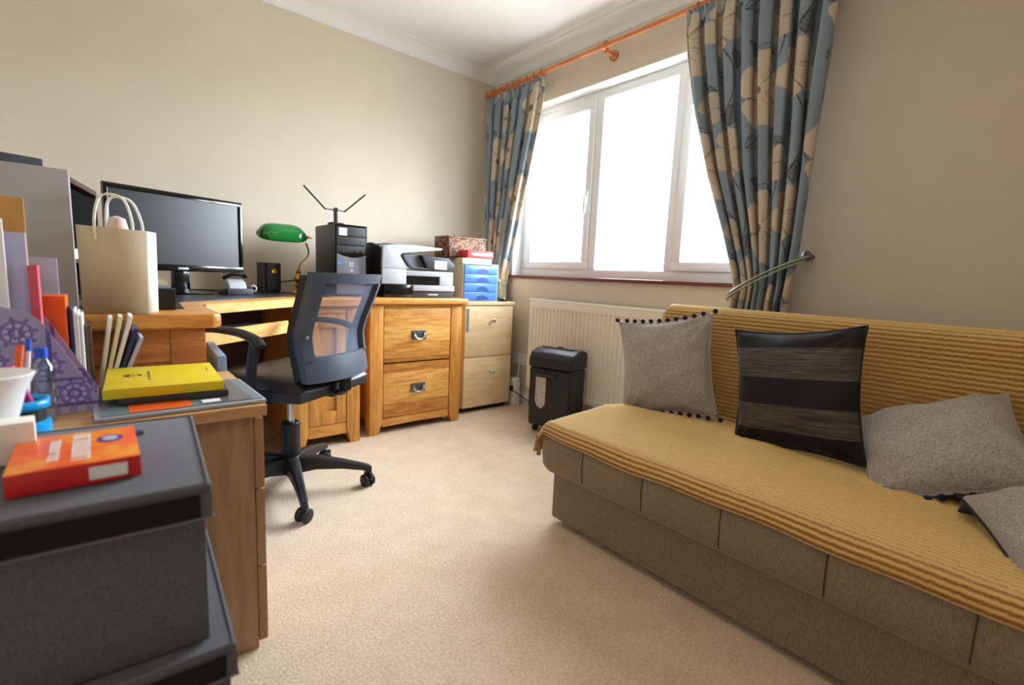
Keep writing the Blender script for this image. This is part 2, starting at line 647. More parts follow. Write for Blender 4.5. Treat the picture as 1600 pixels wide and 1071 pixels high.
# ================================================================== THE ROOM
X0, Y0 = -0.50, -0.95         # wall on the west and south side, behind the camera
T = 0.12
bm = NB(); bx(bm, X0 - T, WX + T, Y0 - T, WY + T, -0.08, 0); struct('floor', bm, M['carpet'])
bm = NB(); bx(bm, X0 - T, WX + T, Y0 - T, WY + T, CEIL, CEIL + 0.08); struct('ceiling', bm, M['ceiling'])
bm = NB(); bx(bm, X0 - T, WX + T, WY, WY + T, 0, CEIL); struct('wall_north', bm, M['wall'])
bm = NB(); bx(bm, X0 - T, X0, Y0, WY, 0, CEIL); struct('wall_west', bm, M['wall'])
bm = NB(); bx(bm, X0 - T, WX + T, Y0 - T, Y0, 0, CEIL); struct('wall_south', bm, M['wall'])
WT = 0.24
bm = NB()
bx(bm, WX, WX + WT, Y0, W_Y0, 0, CEIL)
bx(bm, WX, WX + WT, W_Y1, WY, 0, CEIL)
bx(bm, WX, WX + WT, W_Y0, W_Y1, 0, W_Z0 - 0.022)
bx(bm, WX, WX + WT, W_Y0, W_Y1, W_Z1, CEIL)
struct('wall_east', bm, M['wall'])
# plastered reveal (white)
bm = NB()
bx(bm, WX + 0.002, WX + WT, W_Y1 - 0.006, W_Y1, W_Z0, W_Z1)
bx(bm, WX + 0.002, WX + WT, W_Y0, W_Y0 + 0.006, W_Z0, W_Z1)
bx(bm, WX + 0.002, WX + WT, W_Y0, W_Y1, W_Z1 - 0.006, W_Z1)
struct('trim_1', bm, M['white_paint'])
# tiled sill
bm = NB(); bx(bm, WX - 0.03, WX + 0.14, W_Y0 - 0.012, W_Y1 + 0.012, W_Z0 - 0.022, W_Z0, bev=0.005)
struct('trim_2', bm, M['sill'])
# coving: quarter-hollow running round the ceiling
CV = 0.088


def coving(name, p0, p1, inward):
    bm = NB()
    prof = [(0, -CV), (0.008, -CV), (0.008, -CV + 0.006)]
    for i in range(0, 11):
        a = math.pi / 2 * i / 10
        prof.append((CV - 0.004 - (CV - 0.016) * math.cos(a), -CV + 0.010 + (CV - 0.020) * math.sin(a)))
    prof += [(CV - 0.004, -0.008), (CV, -0.008), (CV, 0), (0, 0)]
    d = Vector(p1) - Vector(p0)
    L = d.length
    d.normalize()
    iw = Vector(inward)
    rings = []
    for t in (0, L):
        rings.append([bm.verts.new(Vector(p0) + d * t + iw * a + Vector((0, 0, b))) for a, b in prof])
    n = len(prof)
    fs = []
    for i in range(n):
        fs.append(bm.faces.new((rings[0][i], rings[0][(i + 1) % n], rings[1][(i + 1) % n], rings[1][i])))
    bmesh.ops.recalc_face_normals(bm, faces=fs)
    struct(name, bm, M['white_paint'])


coving('trim_3', (X0, WY, CEIL), (WX, WY, CEIL), (0, -1, 0))
coving('trim_4', (WX, WY, CEIL), (WX, Y0, CEIL), (-1, 0, 0))
for nm, b in (('baseboard_north', (X0, WX, WY - 0.015, WY, 0, 0.09)), ('baseboard_east', (WX - 0.015, WX, Y0, WY - 0.015, 0, 0.09)),
              ('baseboard_west', (X0, X0 + 0.015, Y0, WY - 0.015, 0, 0.09))):
    bm = NB(); bx(bm, *b, bev=0.004); struct(nm, bm, M['white_paint'])

# window: white frame, fixed centre light, opening casement on the left, one more on the right
FX = WX + 0.10
bm = NB()
fw = 0.055
ym1, ym2 = 2.115, 1.545
bx(bm, FX, FX + 0.06, W_Y0, W_Y1, W_Z0, W_Z0 + fw, bev=0.006)
bx(bm, FX, FX + 0.06, W_Y0, W_Y1, W_Z1 - fw - 0.006, W_Z1 - 0.006, bev=0.006)
bx(bm, FX, FX + 0.06, W_Y0, W_Y0 + fw, W_Z0 + fw, W_Z1 - fw, bev=0.006)
bx(bm, FX, FX + 0.06, W_Y1 - fw, W_Y1, W_Z0 + fw, W_Z1 - fw, bev=0.006)
for ym in (ym1, ym2):
    bx(bm, FX, FX + 0.06, ym - 0.03, ym + 0.03, W_Z0 + fw, W_Z1 - fw, bev=0.006)
win = struct('window_1', bm, M['upvc'])
for a, b in ((ym1 + 0.03, W_Y1 - fw), (W_Y0 + fw, ym2 - 0.03)):
    bm = NB()
    z0, z1 = W_Z0 + fw, W_Z1 - fw
    s = 0.05
    bx(bm, FX - 0.014, FX + 0.04, a, b, z0, z0 + s, bev=0.005)
    bx(bm, FX - 0.014, FX + 0.04, a, b, z1 - s, z1, bev=0.005)
    bx(bm, FX - 0.014, FX + 0.04, a, a + s, z0 + s, z1 - s, bev=0.005)
    bx(bm, FX - 0.014, FX + 0.04, b - s, b, z0 + s, z1 - s, bev=0.005)
    cs = obj('casement', bm, M['upvc'], win)
    bm = NB(); bx(bm, FX + 0.018, FX + 0.022, a + s, b - s, z0 + s, z1 - s); obj('window_pane', bm, M['glass'], cs)
    bm = NB()
    bx(bm, FX - 0.030, FX - 0.014, (a + s / 2) - 0.012, (a + s / 2) + 0.012, 1.42, 1.50, bev=0.004)
    bx(bm, FX - 0.045, FX - 0.030, (a + s / 2) - 0.009, (a + s / 2) + 0.009, 1.36, 1.47, bev=0.004)
    obj('casement_handle', bm, M['upvc'], cs)
bm = NB(); bx(bm, FX + 0.018, FX + 0.022, ym2 + 0.03, ym1 - 0.03, W_Z0 + fw, W_Z1 - fw); obj('window_pane', bm, M['glass'], win)

# ================================================================== CURTAINS
rng = np.random.RandomState(7)


def print_pattern(u, v):
    """blue-grey ground, beige five-petalled flowers, brown-outlined leaves and stems; u, v in metres of flat cloth"""
    TW, TH = 0.62, 0.58
    ground = np.array([134, 151, 165.])
    col = np.zeros(u.shape + (3,)) + ground
    drop = np.floor(u / TW)
    vv = (v + (drop % 2) * TH * 0.5) % TH
    uu = u % TW

    def put(mask, c):
        col[mask] = c
    # darker leaf fills, stems
    for (x0, y0, L, W, ang, fill) in [(0.10, 0.10, 0.10, 0.030, 20, 1), (0.20, 0.145, 0.11, 0.032, -8, 0), (0.52, 0.08, 0.10, 0.03, 100, 1), (0.44, 0.47, 0.12, 0.032, 35, 0),
                                      (0.56, 0.40, 0.10, 0.03, 75, 1), (0.08, 0.50, 0.10, 0.03, -40, 0), (0.33, 0.53, 0.11, 0.03, 12, 1), (0.05, 0.30, 0.09, 0.028, 80, 0), (0.42, 0.06, 0.09, 0.026, 160, 0)]:
        a = math.radians(ang)
        for ox in (-TW, 0, TW):
            for oy in (-TH, 0, TH):
                dx, dy = uu - x0 + ox, vv - y0 + oy
                p = dx * math.cos(a) + dy * math.sin(a)
                q = -dx * math.sin(a) + dy * math.cos(a)
                w = W * np.clip(1 - (p / (L / 2)) ** 2, 0, 1)
                ins = (np.abs(p) < L / 2) & (np.abs(q) < w)
                if fill:
                    put(ins, (108, 120, 132))
                put(ins & (np.abs(q) > w - 0.0035), (70, 58, 62))
                put(ins & (np.abs(q) < 0.0022), (70, 58, 62))
                put(ins & (np.abs((p * 60 + np.abs(q) * 60) % 1 - .5) < 0.09), (88, 74, 76))
    for (x0, amp, k, ph) in [(0.30, 0.05, 1, 0.4), (0.50, 0.04, 1, 2.4)]:
        c = x0 + amp * np.sin(2 * math.pi * k * vv / TH + ph)
        put(np.abs(uu - c) < 0.0026, (72, 60, 64))
    for (x0, y0, Rr, a0, tone) in [(0.17, 0.30, 0.165, 0.2, (208, 193, 172)), (0.46, 0.25, 0.130, 0.9, (200, 186, 166)), (0.31, 0.03, 0.095, 0.5, (190, 180, 166))]:
        for ox in (-TW, 0, TW):
            for oy in (-TH, 0, TH):
                dx, dy = uu - x0 + ox, vv - y0 + oy
                r = np.hypot(dx, dy)
                th = np.arctan2(dy, dx) + a0
                edge = Rr * (0.70 + 0.30 * np.abs(np.cos(2.5 * th)) ** 0.6 + 0.025 * np.sin(11 * th))
                ins = r < edge
                put(ins, tone)
                put(ins & (np.abs(np.cos(2.5 * th)) < 0.10) & (r > Rr * .18), (146, 130, 118))
                put(ins & (np.abs((th * 9 / math.pi) % 1 - .5) < 0.05) & (r > Rr * .25) & (r < Rr * .6), (168, 148, 130))
                put(r < Rr * 0.13, (120, 100, 92))
    return col


def srgb_np(c):
    c = c / 255.0
    return np.where(c <= 0.04045, c / 12.92, ((c + 0.055) / 1.055) ** 2.4)


def curtain(name, label, zt, zb, range_fn, xc, folds, cloth_w, nu, nv, phase, amp=0.034):
    """range_fn(z) -> (y_left, y_right); the cloth's fullness goes into folds"""
    zs = np.linspace(zt, zb, nv)
    s = np.linspace(0, 1, nu)
    co = np.zeros((nv, nu, 3))
    jit = rng.rand(folds + 3) * 0.55
    for j, z in enumerate(zs):
        a, b = range_fn(z)
        w = abs(b - a)
        ph = 2 * math.pi * folds * s + phase + 0.5 * np.interp(s * folds, np.arange(folds + 3), jit) * 2
        A = amp * (0.55 + 0.45 * np.interp(s * folds, np.arange(folds + 3), jit[::-1] * 1.9))
        k = min(1.0, (zt - z) / 0.10)
        small = 0.009 * np.sin(2 * math.pi * folds * 3.0 * s + 1.0)
        wob = 0.010 * np.sin(3.0 * z + 9 * s) + 0.006 * np.sin(7 * z + 23 * s)
        x = xc + (small * (1 - k) + (1.45 * A * np.sign(np.sin(ph)) * np.abs(np.sin(ph)) ** 0.8 + 0.15 * A * np.sin(2.3 * ph + 0.7)) * k)
        y = a + (b - a) * s + (wob * 0.6 + 0.17 * w / folds * np.sin(2 * ph)) * k
        co[j, :, 0] = x + wob * 0.5 * k
        co[j, :, 1] = y
        co[j, :, 2] = z
    me = bpy.data.meshes.new('curtain_cloth')
    idx = np.arange(nu * nv).reshape(nv, nu)
    q = np.stack([idx[:-1, :-1], idx[1:, :-1], idx[1:, 1:], idx[:-1, 1:]], -1).reshape(-1, 4)
    me.from_pydata(co.reshape(-1, 3).tolist(), [], q.tolist())
    U, V = np.meshgrid(s * cloth_w, zt - zs)
    c = srgb_np(print_pattern(U + phase * 0.3, V + 0.12))
    at = me.color_attributes.new('print', 'FLOAT_COLOR', 'POINT')
    at.data.foreach_set('color', np.concatenate([c.reshape(-1, 3), np.ones((nu * nv, 1))], 1).ravel())
    me.polygons.foreach_set('use_smooth', [True] * len(me.polygons))
    me.materials.append(M['curtain'])
    t = thing(name, label, 'curtain', (xc, range_fn(zb)[0], zb))
    me.transform(ORG[t.name].inverted())
    o = bpy.data.objects.new('curtain_cloth', me)
    COL.objects.link(o)
    o.parent = t
    ORG[o.name] = ORG[t.name]
    so = o.modifiers.new('thickness', 'SOLIDIFY')
    so.thickness = 0.003
    # heading tape
    bm = NB()
    a, b = range_fn(zt)
    n = 120
    grid(bm, n, 3, lambda p, q_: (xc + 0.011 * math.sin(p * 2 * math.pi * folds * 3 + 1.0) + 0.006, a + (b - a) * p, zt - 0.06 + 0.062 * q_))
    ht = obj('heading_tape', bm, M['tie'], t)
    return t


def lerp_tab(z, tab):
    zz = [p[0] for p in tab][::-1]
    return tuple(float(np.interp(z, zz, [p[k] for p in tab][::-1])) for k in (1, 2))


def rng_right(z):
    return lerp_tab(z, [(2.235, 1.42, 0.745), (2.05, 1.395, 0.75), (1.75, 1.33, 0.76), (1.45, 1.24, 0.77), (1.2, 1.14, 0.785), (1.0, 1.065, 0.80), (0.93, 1.045, 0.805), (0.86, 1.05, 0.81), (0.5, 1.10, 0.79), (0.03, 1.12, 0.78)])


def rng_left(z):
    return lerp_tab(z, [(2.235, 3.05, 2.455), (2.0, 3.04, 2.50), (1.6, 3.03, 2.60), (1.2, 3.01, 2.70), (0.95, 2.99, 2.76), (0.85, 2.98, 2.78), (0.5, 2.98, 2.74), (0.03, 2.99, 2.72)])


cr = curtain('curtain', 'tied-back blue-grey floral curtain on the near side of the window, behind the sofa', 2.235, 0.03, rng_right, 2.222, 8, 1.2, 560, 560, 0.4)
cl = curtain('curtain', 'blue-grey floral curtain in the far corner behind the pale filing cabinet', 2.235, 0.03, rng_left, 2.262, 6, 1.0, 360, 380, 1.7, amp=0.026)

# tieback: pale satin band from the gathered side to a wall knob
t = thing('curtain_tieback', 'pale satin tieback drawn round the floral curtain to a wall knob', 'tieback', (WX, 0.785, 1.06))
bm = NB()
tube(bm, smooth_path([(2.27, 1.045, 0.885), (2.20, 1.05, 0.885), (2.135, 1.02, 0.897), (2.125, 0.97, 0.935), (2.13, 0.89, 0.985), (2.165, 0.805, 1.035), (2.27, 0.782, 1.065), (2.32, 0.782, 1.07)], 8), 0.013, 10, 0.35)
obj('band', bm, M['tie'], t)
bm = NB()
tube(bm, smooth_path([(2.27, 1.05, 0.870), (2.19, 1.055, 0.868), (2.13, 1.022, 0.882), (2.12, 0.97, 0.918), (2.125, 0.89, 0.967), (2.16, 0.80, 1.022), (2.27, 0.785, 1.052), (2.32, 0.782, 1.06)], 8), 0.009, 8, 0.5)
obj('band', bm, M['tie'], t)
bm = NB(); lathe(bm, [(0.012, 0), (0.008, -0.03), (0.02, -0.05), (0.022, -0.062), (0.012, -0.07)], (WX, 0.782, 1.07), 18, 'x'); obj('wall_knob', bm, M['pewter'], t)

# curtain pole
PZ, PX = 2.262, 2.262
t = thing('curtain_pole', 'pine curtain pole on brackets above the window', 'curtain pole', (WX, 1.95, PZ))
bm = NB(); tube(bm, [(PX, 3.045, PZ), (PX, 0.62, PZ)], 0.0135, 20); obj('pole', bm, M['pole'], t, 60)
for y, s in ((3.045, 1), (0.62, -1)):
    bm = NB()
    prof = [(0.014, -0.004), (0.019, 0), (0.019, 0.006), (0.012, 0.010), (0.018, 0.018), (0.016, 0.027), (0.008, 0.032)]
    lathe(bm, [(r, s * h) for r, h in prof], (PX, y, PZ), 20, 'y')
    obj('finial', bm, M['pole'], t)
for y in (3.0, 1.95, 0.67):
    bm = NB()
    lathe(bm, [(0.030, 0), (0.030, -0.012), (0.020, -0.018)], (WX, y, PZ - 0.028), 20, 'x')
    tube(bm, [(WX - 0.01, y, PZ - 0.028), (PX + 0.01, y, PZ - 0.024)], 0.012, 12)
    lathe(bm, [(0.023, -0.011), (0.024, 0), (0.023, 0.011)], (PX, y, PZ), 22, 'y')
    obj('bracket', bm, M['pole'], t)
def ring_mesh():
    bm = NB()
    rr, tr, n, m = 0.0215, 0.0045, 22, 8
    vs = [[bm.verts.new(((rr + tr * math.cos(2 * math.pi * j / m)) * math.cos(2 * math.pi * i / n), tr * math.sin(2 * math.pi * j / m), (rr + tr * math.cos(2 * math.pi * j / m)) * math.sin(2 * math.pi * i / n))) for j in range(m)] for i in range(n)]
    for i in range(n):
        for j in range(m):
            bm.faces.new((vs[i][j], vs[(i + 1) % n][j], vs[(i + 1) % n][(j + 1) % m], vs[i][(j + 1) % m]))
    bmesh.ops.recalc_face_normals(bm, faces=bm.faces[:])
    bx(bm, -0.0025, 0.0025, -0.0015, 0.0015, -0.042, -0.024)
    return bm


ring0 = None
for ys, own in ((np.linspace(2.47, 2.96, 8), 'left'), (np.linspace(0.74, 1.38, 9), 'right')):
    for y in ys:
        loc = (PX, float(y), PZ - 0.008)
        lab = 'pine curtain ring holding the far corner curtain' if own == 'left' else 'pine curtain ring holding the near tied-back curtain'
        grp = 'rings of the far curtain' if own == 'left' else 'rings of the near curtain'
        turn = (0, 0, random.uniform(-.2, .2))
        if ring0 is None:
            ring0 = single('curtain_ring', ring_mesh(), M['pole'], lab, 'curtain ring', loc, turn, grp)
        else:
            rc = ring0.copy()
            COL.objects.link(rc)
            rc.location, rc.rotation_euler, rc['label'], rc['group'] = loc, turn, lab, grp

# ================================================================== RADIATOR
t = thing('radiator', 'long cream ribbed panel radiator under the window', 'radiator', (2.30, 1.75, 0.17))
RY0, RY1, RZ0, RZ1 = 1.15, 2.475, 0.16, 0.775
bm = NB()
n = int((RY1 - RY0 - 0.06) / 0.033)
nv = 10
ys = []
k = (RY1 - RY0 - 0.06) / n
for i in range(n):
    y = RY0 + 0.03 + i * k
    ys += [(y, 0.0), (y + k * .32, 0.0), (y + k * .45, 0.010), (y + k * .87, 0.010)]
ys.append((RY0 + 0.03 + n * k, 0.0))
outline = [(RY0, 0.002)] + ys + [(RY1, 0.002)]
for (z0, z1) in ((RZ0 + 0.035, RZ1 - 0.045),):
    lo = [bm.verts.new((2.262 + d, y, z0)) for y, d in outline]
    hi = [bm.verts.new((2.262 + d, y, z1)) for y, d in outline]
    for i in range(len(outline) - 1):
        bm.faces.new((lo[i], lo[i + 1], hi[i + 1], hi[i]))
bx(bm, 2.258, 2.275, RY0, RY1, RZ0, RZ0 + 0.037, bev=0.005)
bx(bm, 2.258, 2.275, RY0, RY1, RZ1 - 0.047, RZ1, bev=0.005)
obj('panel', bm, M['radiator'], t, 20)
bm = NB()
bx(bm, 2.255, 2.335, RY0 - 0.003, RY1 + 0.003, RZ1 - 0.004, RZ1 + 0.012, bev=0.004)
obj('top_grille', bm, M['radiator'], t)
for y in (RY0 - 0.002, RY1 - 0.003):
    part_box('side_panel', M['radiator'], t, 2.26, 2.335, y, y + 0.005, RZ0 + 0.01, RZ1 - 0.004, bev=0.001)
bm = NB()
lathe(bm, [(0.008, -0.17), (0.008, -0.02), (0.014, -0.01), (0.017, 0), (0.017, 0.05), (0.012, 0.055)], (2.30, RY1 + 0.02, 0.175), 16)
tube(bm, [(2.30, RY1 + 0.02, 0.185), (2.30, RY1, 0.185)], 0.009, 10)
obj('valve', bm, M['white_plastic'], t)
for y in (1.3, 2.3):
    part_box('wall_bracket', M['radiator'], t, 2.30, WX - 0.001, y, y + 0.03, 0.3, 0.7)

# ================================================================== SOFA
SY0, SY1 = -0.62, 1.205
t = thing('sofa', 'taupe woven box-base sofa bed under an ochre throw', 'sofa', (1.65, 0.3, 0))
bm = NB()
bx(bm, 1.262, 2.02, SY0, SY1, 0.025, 0.206, bev=0.012, seg=3)
obj('base', bm, M['sofa'], t)
# seat mattress: rounded profile, channels across the front
bm = NB()
sy = 0.0
prof = []
x0, x1, z0, z1 = 1.218, 1.90, 0.208, 0.392
rr = 0.035
for cx, cz, a0 in ((x0 + rr, z0 + rr * .6, 270), (x0 + .05, z1 - .05, 180)):
    pass
outl = [(x0 + 0.03, z0), (x0 + 0.012, z0 + 0.008), (x0 + 0.002, z0 + 0.03), (x0 - 0.004, z0 + 0.08), (x0 - 0.002, z0 + 0.12), (x0 + 0.006, z1 - 0.03), (x0 + 0.022, z1 - 0.01), (x0 + 0.05, z1), (x0 + 0.3, z1 + 0.012), (x1 - 0.05, z1 - 0.004), (x1, z1 - 0.02), (x1, z0)]
seams = [1.031, 0.792, 0.546, 0.297, 0.05, -0.2, -0.45]
ysl = [SY0 - 0.02] + [SY0 - 0.012] + list(np.linspace(SY0 + 0.03, SY1 - 0.01, 150)) + [SY1 + 0.018, SY1 + 0.028]
rings = []
for y in ysl:
    d = min(abs(y - s) for s in seams)
    dent = 0.007 * math.exp(-(d / 0.010) ** 2) - 0.004 * (1 - math.exp(-(d / 0.06) ** 2))
    endk = 0.03 if y < SY0 - 0.015 or y > SY1 + 0.02 else (0.012 if y < SY0 or y > SY1 else 0)
    cx, cz = (x0 + x1) / 2, (z0 + z1) / 2
    ring = []
    for i, (x, z) in enumerate(outl):
        dx = dent if 1 < i < 7 else 0
        xx = x + dx
        if endk:
            xx = cx + (xx - cx) * (1 - endk * 1.4)
            z = cz + (z - cz) * (1 - endk * 6)
        ring.append(bm.verts.new((xx, y, z)))
    rings.append(ring)
fs = []
for a, b in zip(rings, rings[1:]):
    for i in range(len(outl)):
        fs.append(bm.faces.new((a[i], a[(i + 1) % len(outl)], b[(i + 1) % len(outl)], b[i])))
fs.append(bm.faces.new(rings[0])); fs.append(bm.faces.new(rings[-1]))
bmesh.ops.recalc_face_normals(bm, faces=bm.faces[:])
seat = obj('seat_mattress', bm, M['sofa'], t, 60)
for s in seams[:5]:
    bm = NB(); tube(bm, [(x0 + 0.016, s, z0 + 0.006), (x0 + 0.006, s, z0 + 0.03), (x0 + 0.001, s, z0 + 0.08), (x0 + 0.003, s, z0 + 0.12), (x0 + 0.012, s, z1 - 0.03)], 0.0016, 6)
    obj('seam', bm, M['seam'], seat)
# reclining back
bprof = [(1.865, 0.36), (1.90, 0.50), (1.935, 0.66), (1.955, 0.765), (1.972, 0.805), (2.005, 0.822), (2.04, 0.812), (2.065, 0.78), (2.06, 0.70), (2.03, 0.5), (2.0, 0.23), (1.92, 0.22), (1.90, 0.3)]
bm = NB(); prism(bm, bprof, 'y', SY0, SY1 + 0.02, bev=0.012, seg=3); obj('backrest', bm, M['sofa'], t, 40)
for (x, y) in ((1.33, 1.10), (1.33, -0.5), (1.95, 1.10), (1.95, -0.5)):
    bm = NB(); lathe(bm, [(0.018, 0), (0.02, 0.01), (0.02, 0.026)], (x, y, 0), 16); obj('foot', bm, M['chrome'], t)

# throw: one ribbed cloth over the front edge, the seat and the back
t = thing('throw', 'ochre ribbed chenille throw with tasselled corner spread over the sofa', 'throw', (1.5, 0.3, 0.4))
key = [(1.2085, 0.345), (1.206, 0.36), (1.213, 0.376), (1.228, 0.392), (1.262, 0.400), (1.40, 0.408), (1.55, 0.413), (1.70, 0.408), (1.80, 0.399), (1.846, 0.396), (1.862, 0.408), (1.872, 0.44), (1.890, 0.50), (1.910, 0.58), (1.928, 0.66), (1.943, 0.73), (1.950, 0.772), (1.966, 0.814), (2.004, 0.834), (2.046, 0.822), (2.075, 0.785), (2.074, 0.74), (2.055, 0.6), (2.04, 0.48)]
path = smooth_path([(x, 0, z) for x, z in key], 14)
arc = [0.0]
for a, b in zip(path, path[1:]):
    arc.append(arc[-1] + (b - a).length)
tot = arc[-1]
NV = 620
NU = 110
ydense = np.linspace(SY0 + 0.04, SY1 + 0.032, NU)
pa = np.array([(p.x, p.z) for p in path])
arcn = np.array(arc)
vsamp = np.linspace(0, tot, NV)
xs = np.interp(vsamp, arcn, pa[:, 0]); zs_ = np.interp(vsamp, arcn, pa[:, 1])
tx = np.gradient(xs); tz = np.gradient(zs_)
ln = np.hypot(tx, tz); nx, nz = -tz / ln, tx / ln
verts = []
for j in range(NV):
    rib = 0.0022 * math.sin(2 * math.pi * vsamp[j] / 0.0155)
    for i, y in enumerate(ydense):
        x, z = xs[j], zs_[j]
        yy = y
        if vsamp[j] < 0.09:                       # the front hem wavers
            z -= (1 - vsamp[j] / 0.09) * (0.003 * math.sin(y * 9) + 0.002 * math.sin(y * 23 + 1) - 0.030 * max(0, (y - 0.95)) )
        if 0.3 < vsamp[j] < 0.62:                 # rumples on the seat
            w = math.sin(math.pi * (vsamp[j] - .3) / .32)
            z += w * (0.003 * math.sin(y * 14 + vsamp[j] * 25) + 0.002 * math.sin(y * 37 - vsamp[j] * 18) + 0.002)
        over = y - (SY1 + 0.018)
        z2 = z - (max(0, over) * 1.5 if over > 0 else 0)
        verts.append((x + nx[j] * rib, yy, z2 + nz[j] * rib))
faces = []
for j in range(NV - 1):
    for i in range(NU - 1):
        a = j * NU + i
        faces.append((a, a + 1, a + NU + 1, a + NU))
# left end hangs down a little
base = len(verts)
for j in range(NV):
    x, y, z = verts[j * NU + NU - 1]
    drop = 0.028 + 0.012 * math.sin(vsamp[j] * 31)
    on_back = vsamp[j] > 0.70
    dv = drop if not on_back else 0.012
    for q in (1, 2):
        if on_back:
            verts.append((x + 0.012 * q * (1 if x < 2.0 else -1), y + 0.002, z - 0.004 * q))
        else:
            verts.append((x, y + 0.004, z - dv * q / 2))
    
for j in range(NV - 1):
    a0, b0 = j * NU + NU - 1, (j + 1) * NU + NU - 1
    a1, a2, b1, b2 = base + 2 * j, base + 2 * j + 1, base + 2 * j + 2, base + 2 * j + 3
    faces.append((a0, a1, b1, b0)); faces.append((a1, a2, b2, b1))
me = bpy.data.meshes.new('throw_cloth')
me.from_pydata(verts, [], faces)
uvl = me.uv_layers.new(name='UVMap')
uvv = np.zeros((len(verts), 2))
for j in range(NV):
    uvv[j * NU:(j + 1) * NU, 0] = ydense
    uvv[j * NU:(j + 1) * NU, 1] = vsamp[j]
    uvv[base + 2 * j] = (SY1 + 0.05, vsamp[j]); uvv[base + 2 * j + 1] = (SY1 + 0.07, vsamp[j])
li = np.zeros(len(me.loops), dtype=np.int32)
me.loops.foreach_get('vertex_index', li)
uvl.data.foreach_set('uv', uvv[li].ravel())
me.polygons.foreach_set('use_smooth', [True] * len(me.polygons))
me.materials.append(M['throw'])
me.transform(ORG[t.name].inverted())
o = bpy.data.objects.new('throw_cloth', me); COL.objects.link(o); o.parent = t; ORG[o.name] = ORG[t.name]
for i, (dx, ln_, sp) in enumerate(((0, 0.085, 0.0), (0.012, 0.06, -0.012), (-0.010, 0.07, 0.010))):
    bm = NB()
    p0 = (1.222 + dx, SY1 + 0.040, 0.35)
    for k in range(7):
        a = k * 0.9
        tube(bm, smooth_path([p0, (p0[0] + 0.003 * math.cos(a), p0[1] + 0.004 * math.sin(a) + sp * .3, p0[2] - ln_ * .4), (p0[0] + 0.006 * math.cos(a), p0[1] + 0.006 * math.sin(a) + 0.004 + sp, p0[2] - ln_)], 4), 0.0028, 6)
    lathe(bm, [(0.003, 0.004), (0.008, 0), (0.008, -0.010), (0.005, -0.014)], (p0[0], p0[1], p0[2] - 0.006), 10)
    obj('tassel', bm, M['throw_tassel'], t)

# ------------------------------------------------------------------ cushions


def cushion_side(bm, s, thick, sign, seed, n=34, squash=0.0):
    r = random.Random(seed)
    ph = [r.uniform(0, 6.28) for _ in range(8)]

    def fn(u, v):
        a, b = 2 * u - 1, 2 * v - 1
        pin = 0.095
        px_ = s * a * (1 - pin * (1 - b * b) * abs(a) ** 2)
        pz_ = s * b * (1 - pin * (1 - a * a) * abs(b) ** 2)
        h = thick * ((1 - abs(a) ** 2.6) * (1 - abs(b) ** 2.6)) ** 0.55
        w = (0.0028 * math.sin(7 * a + 3 * b + ph[0]) + 0.0022 * math.sin(11 * b - 5 * a + ph[1]) + 0.0016 * math.sin(17 * a + 9 * b + ph[2])) * min(1, h / 0.02)
        # creases running out of the corners
        for (ca, cb) in ((1, -1), (-1, -1), (1, 1)):
            d = math.hypot(a - ca, b - cb)
            if d < 0.9:
                ang = math.atan2(b - cb, a - ca)
                w += 0.006 * math.sin(ang * 13 + ph[3] + ca) * math.exp(-((d - 0.38) / 0.22) ** 2) * min(1, h / 0.02)
        return (px_, -sign * (h + w), pz_ - squash * max(0, -b) * 0.02)
    return grid(bm, n, n, fn)


def cushion(name, label, s, thick, loc, rot, front, back, poms=None, seed=1, group=None):
    t = thing(name, label, 'cushion', loc, 0, group, frame='own')
    t.rotation_euler = rot
    bm = NB(); cushion_side(bm, s, thick, 1, seed); obj('front_cover', bm, front, t, 80)
    bm = NB(); cushion_side(bm, s, thick * .8, -1, seed + 5); obj('back_cover', bm, back, t, 80)
    # piped edge
    pts = []
    n = 30
    for side in range(4):
        for k in range(n):
            q = -1 + 2 * k / n
            a, b = [(q, -1), (1, q), (-q, 1), (-1, -q)][side]
            pin = 0.095
            pts.append((s * a * (1 - pin * (1 - b * b) * abs(a) ** 2), 0, s * b * (1 - pin * (1 - a * a) * abs(b) ** 2)))
    pts.append(pts[0])
    bm = NB(); tube(bm, pts, 0.0035, 6); obj('edge_piping', bm, M['black_cloth'] if poms is None else front, t)
    if poms:
        first = None
        for (a, b) in poms:
            pin = 0.095
            x = s * a * (1 - pin * (1 - b * b) * abs(a) ** 2)
            z = s * b * (1 - pin * (1 - a * a) * abs(b) ** 2)
            off = 0.010
            x += off * (a if abs(a) == 1 else 0); z += off * (b if abs(b) == 1 else 0)
            if first is None:
                bm = NB()
                bmesh.ops.create_icosphere(bm, subdivisions=2, radius=0.0095)
                for v in bm.verts:
                    v.co *= 1 + random.uniform(-.09, .09)
                first = obj('pompom', bm, M['navy_pom'], t, 80)
                first.location = (x, 0, z)
            else:
                p = first.copy(); COL.objects.link(p); p.parent = t; p.location = (x, 0, z)
    return t


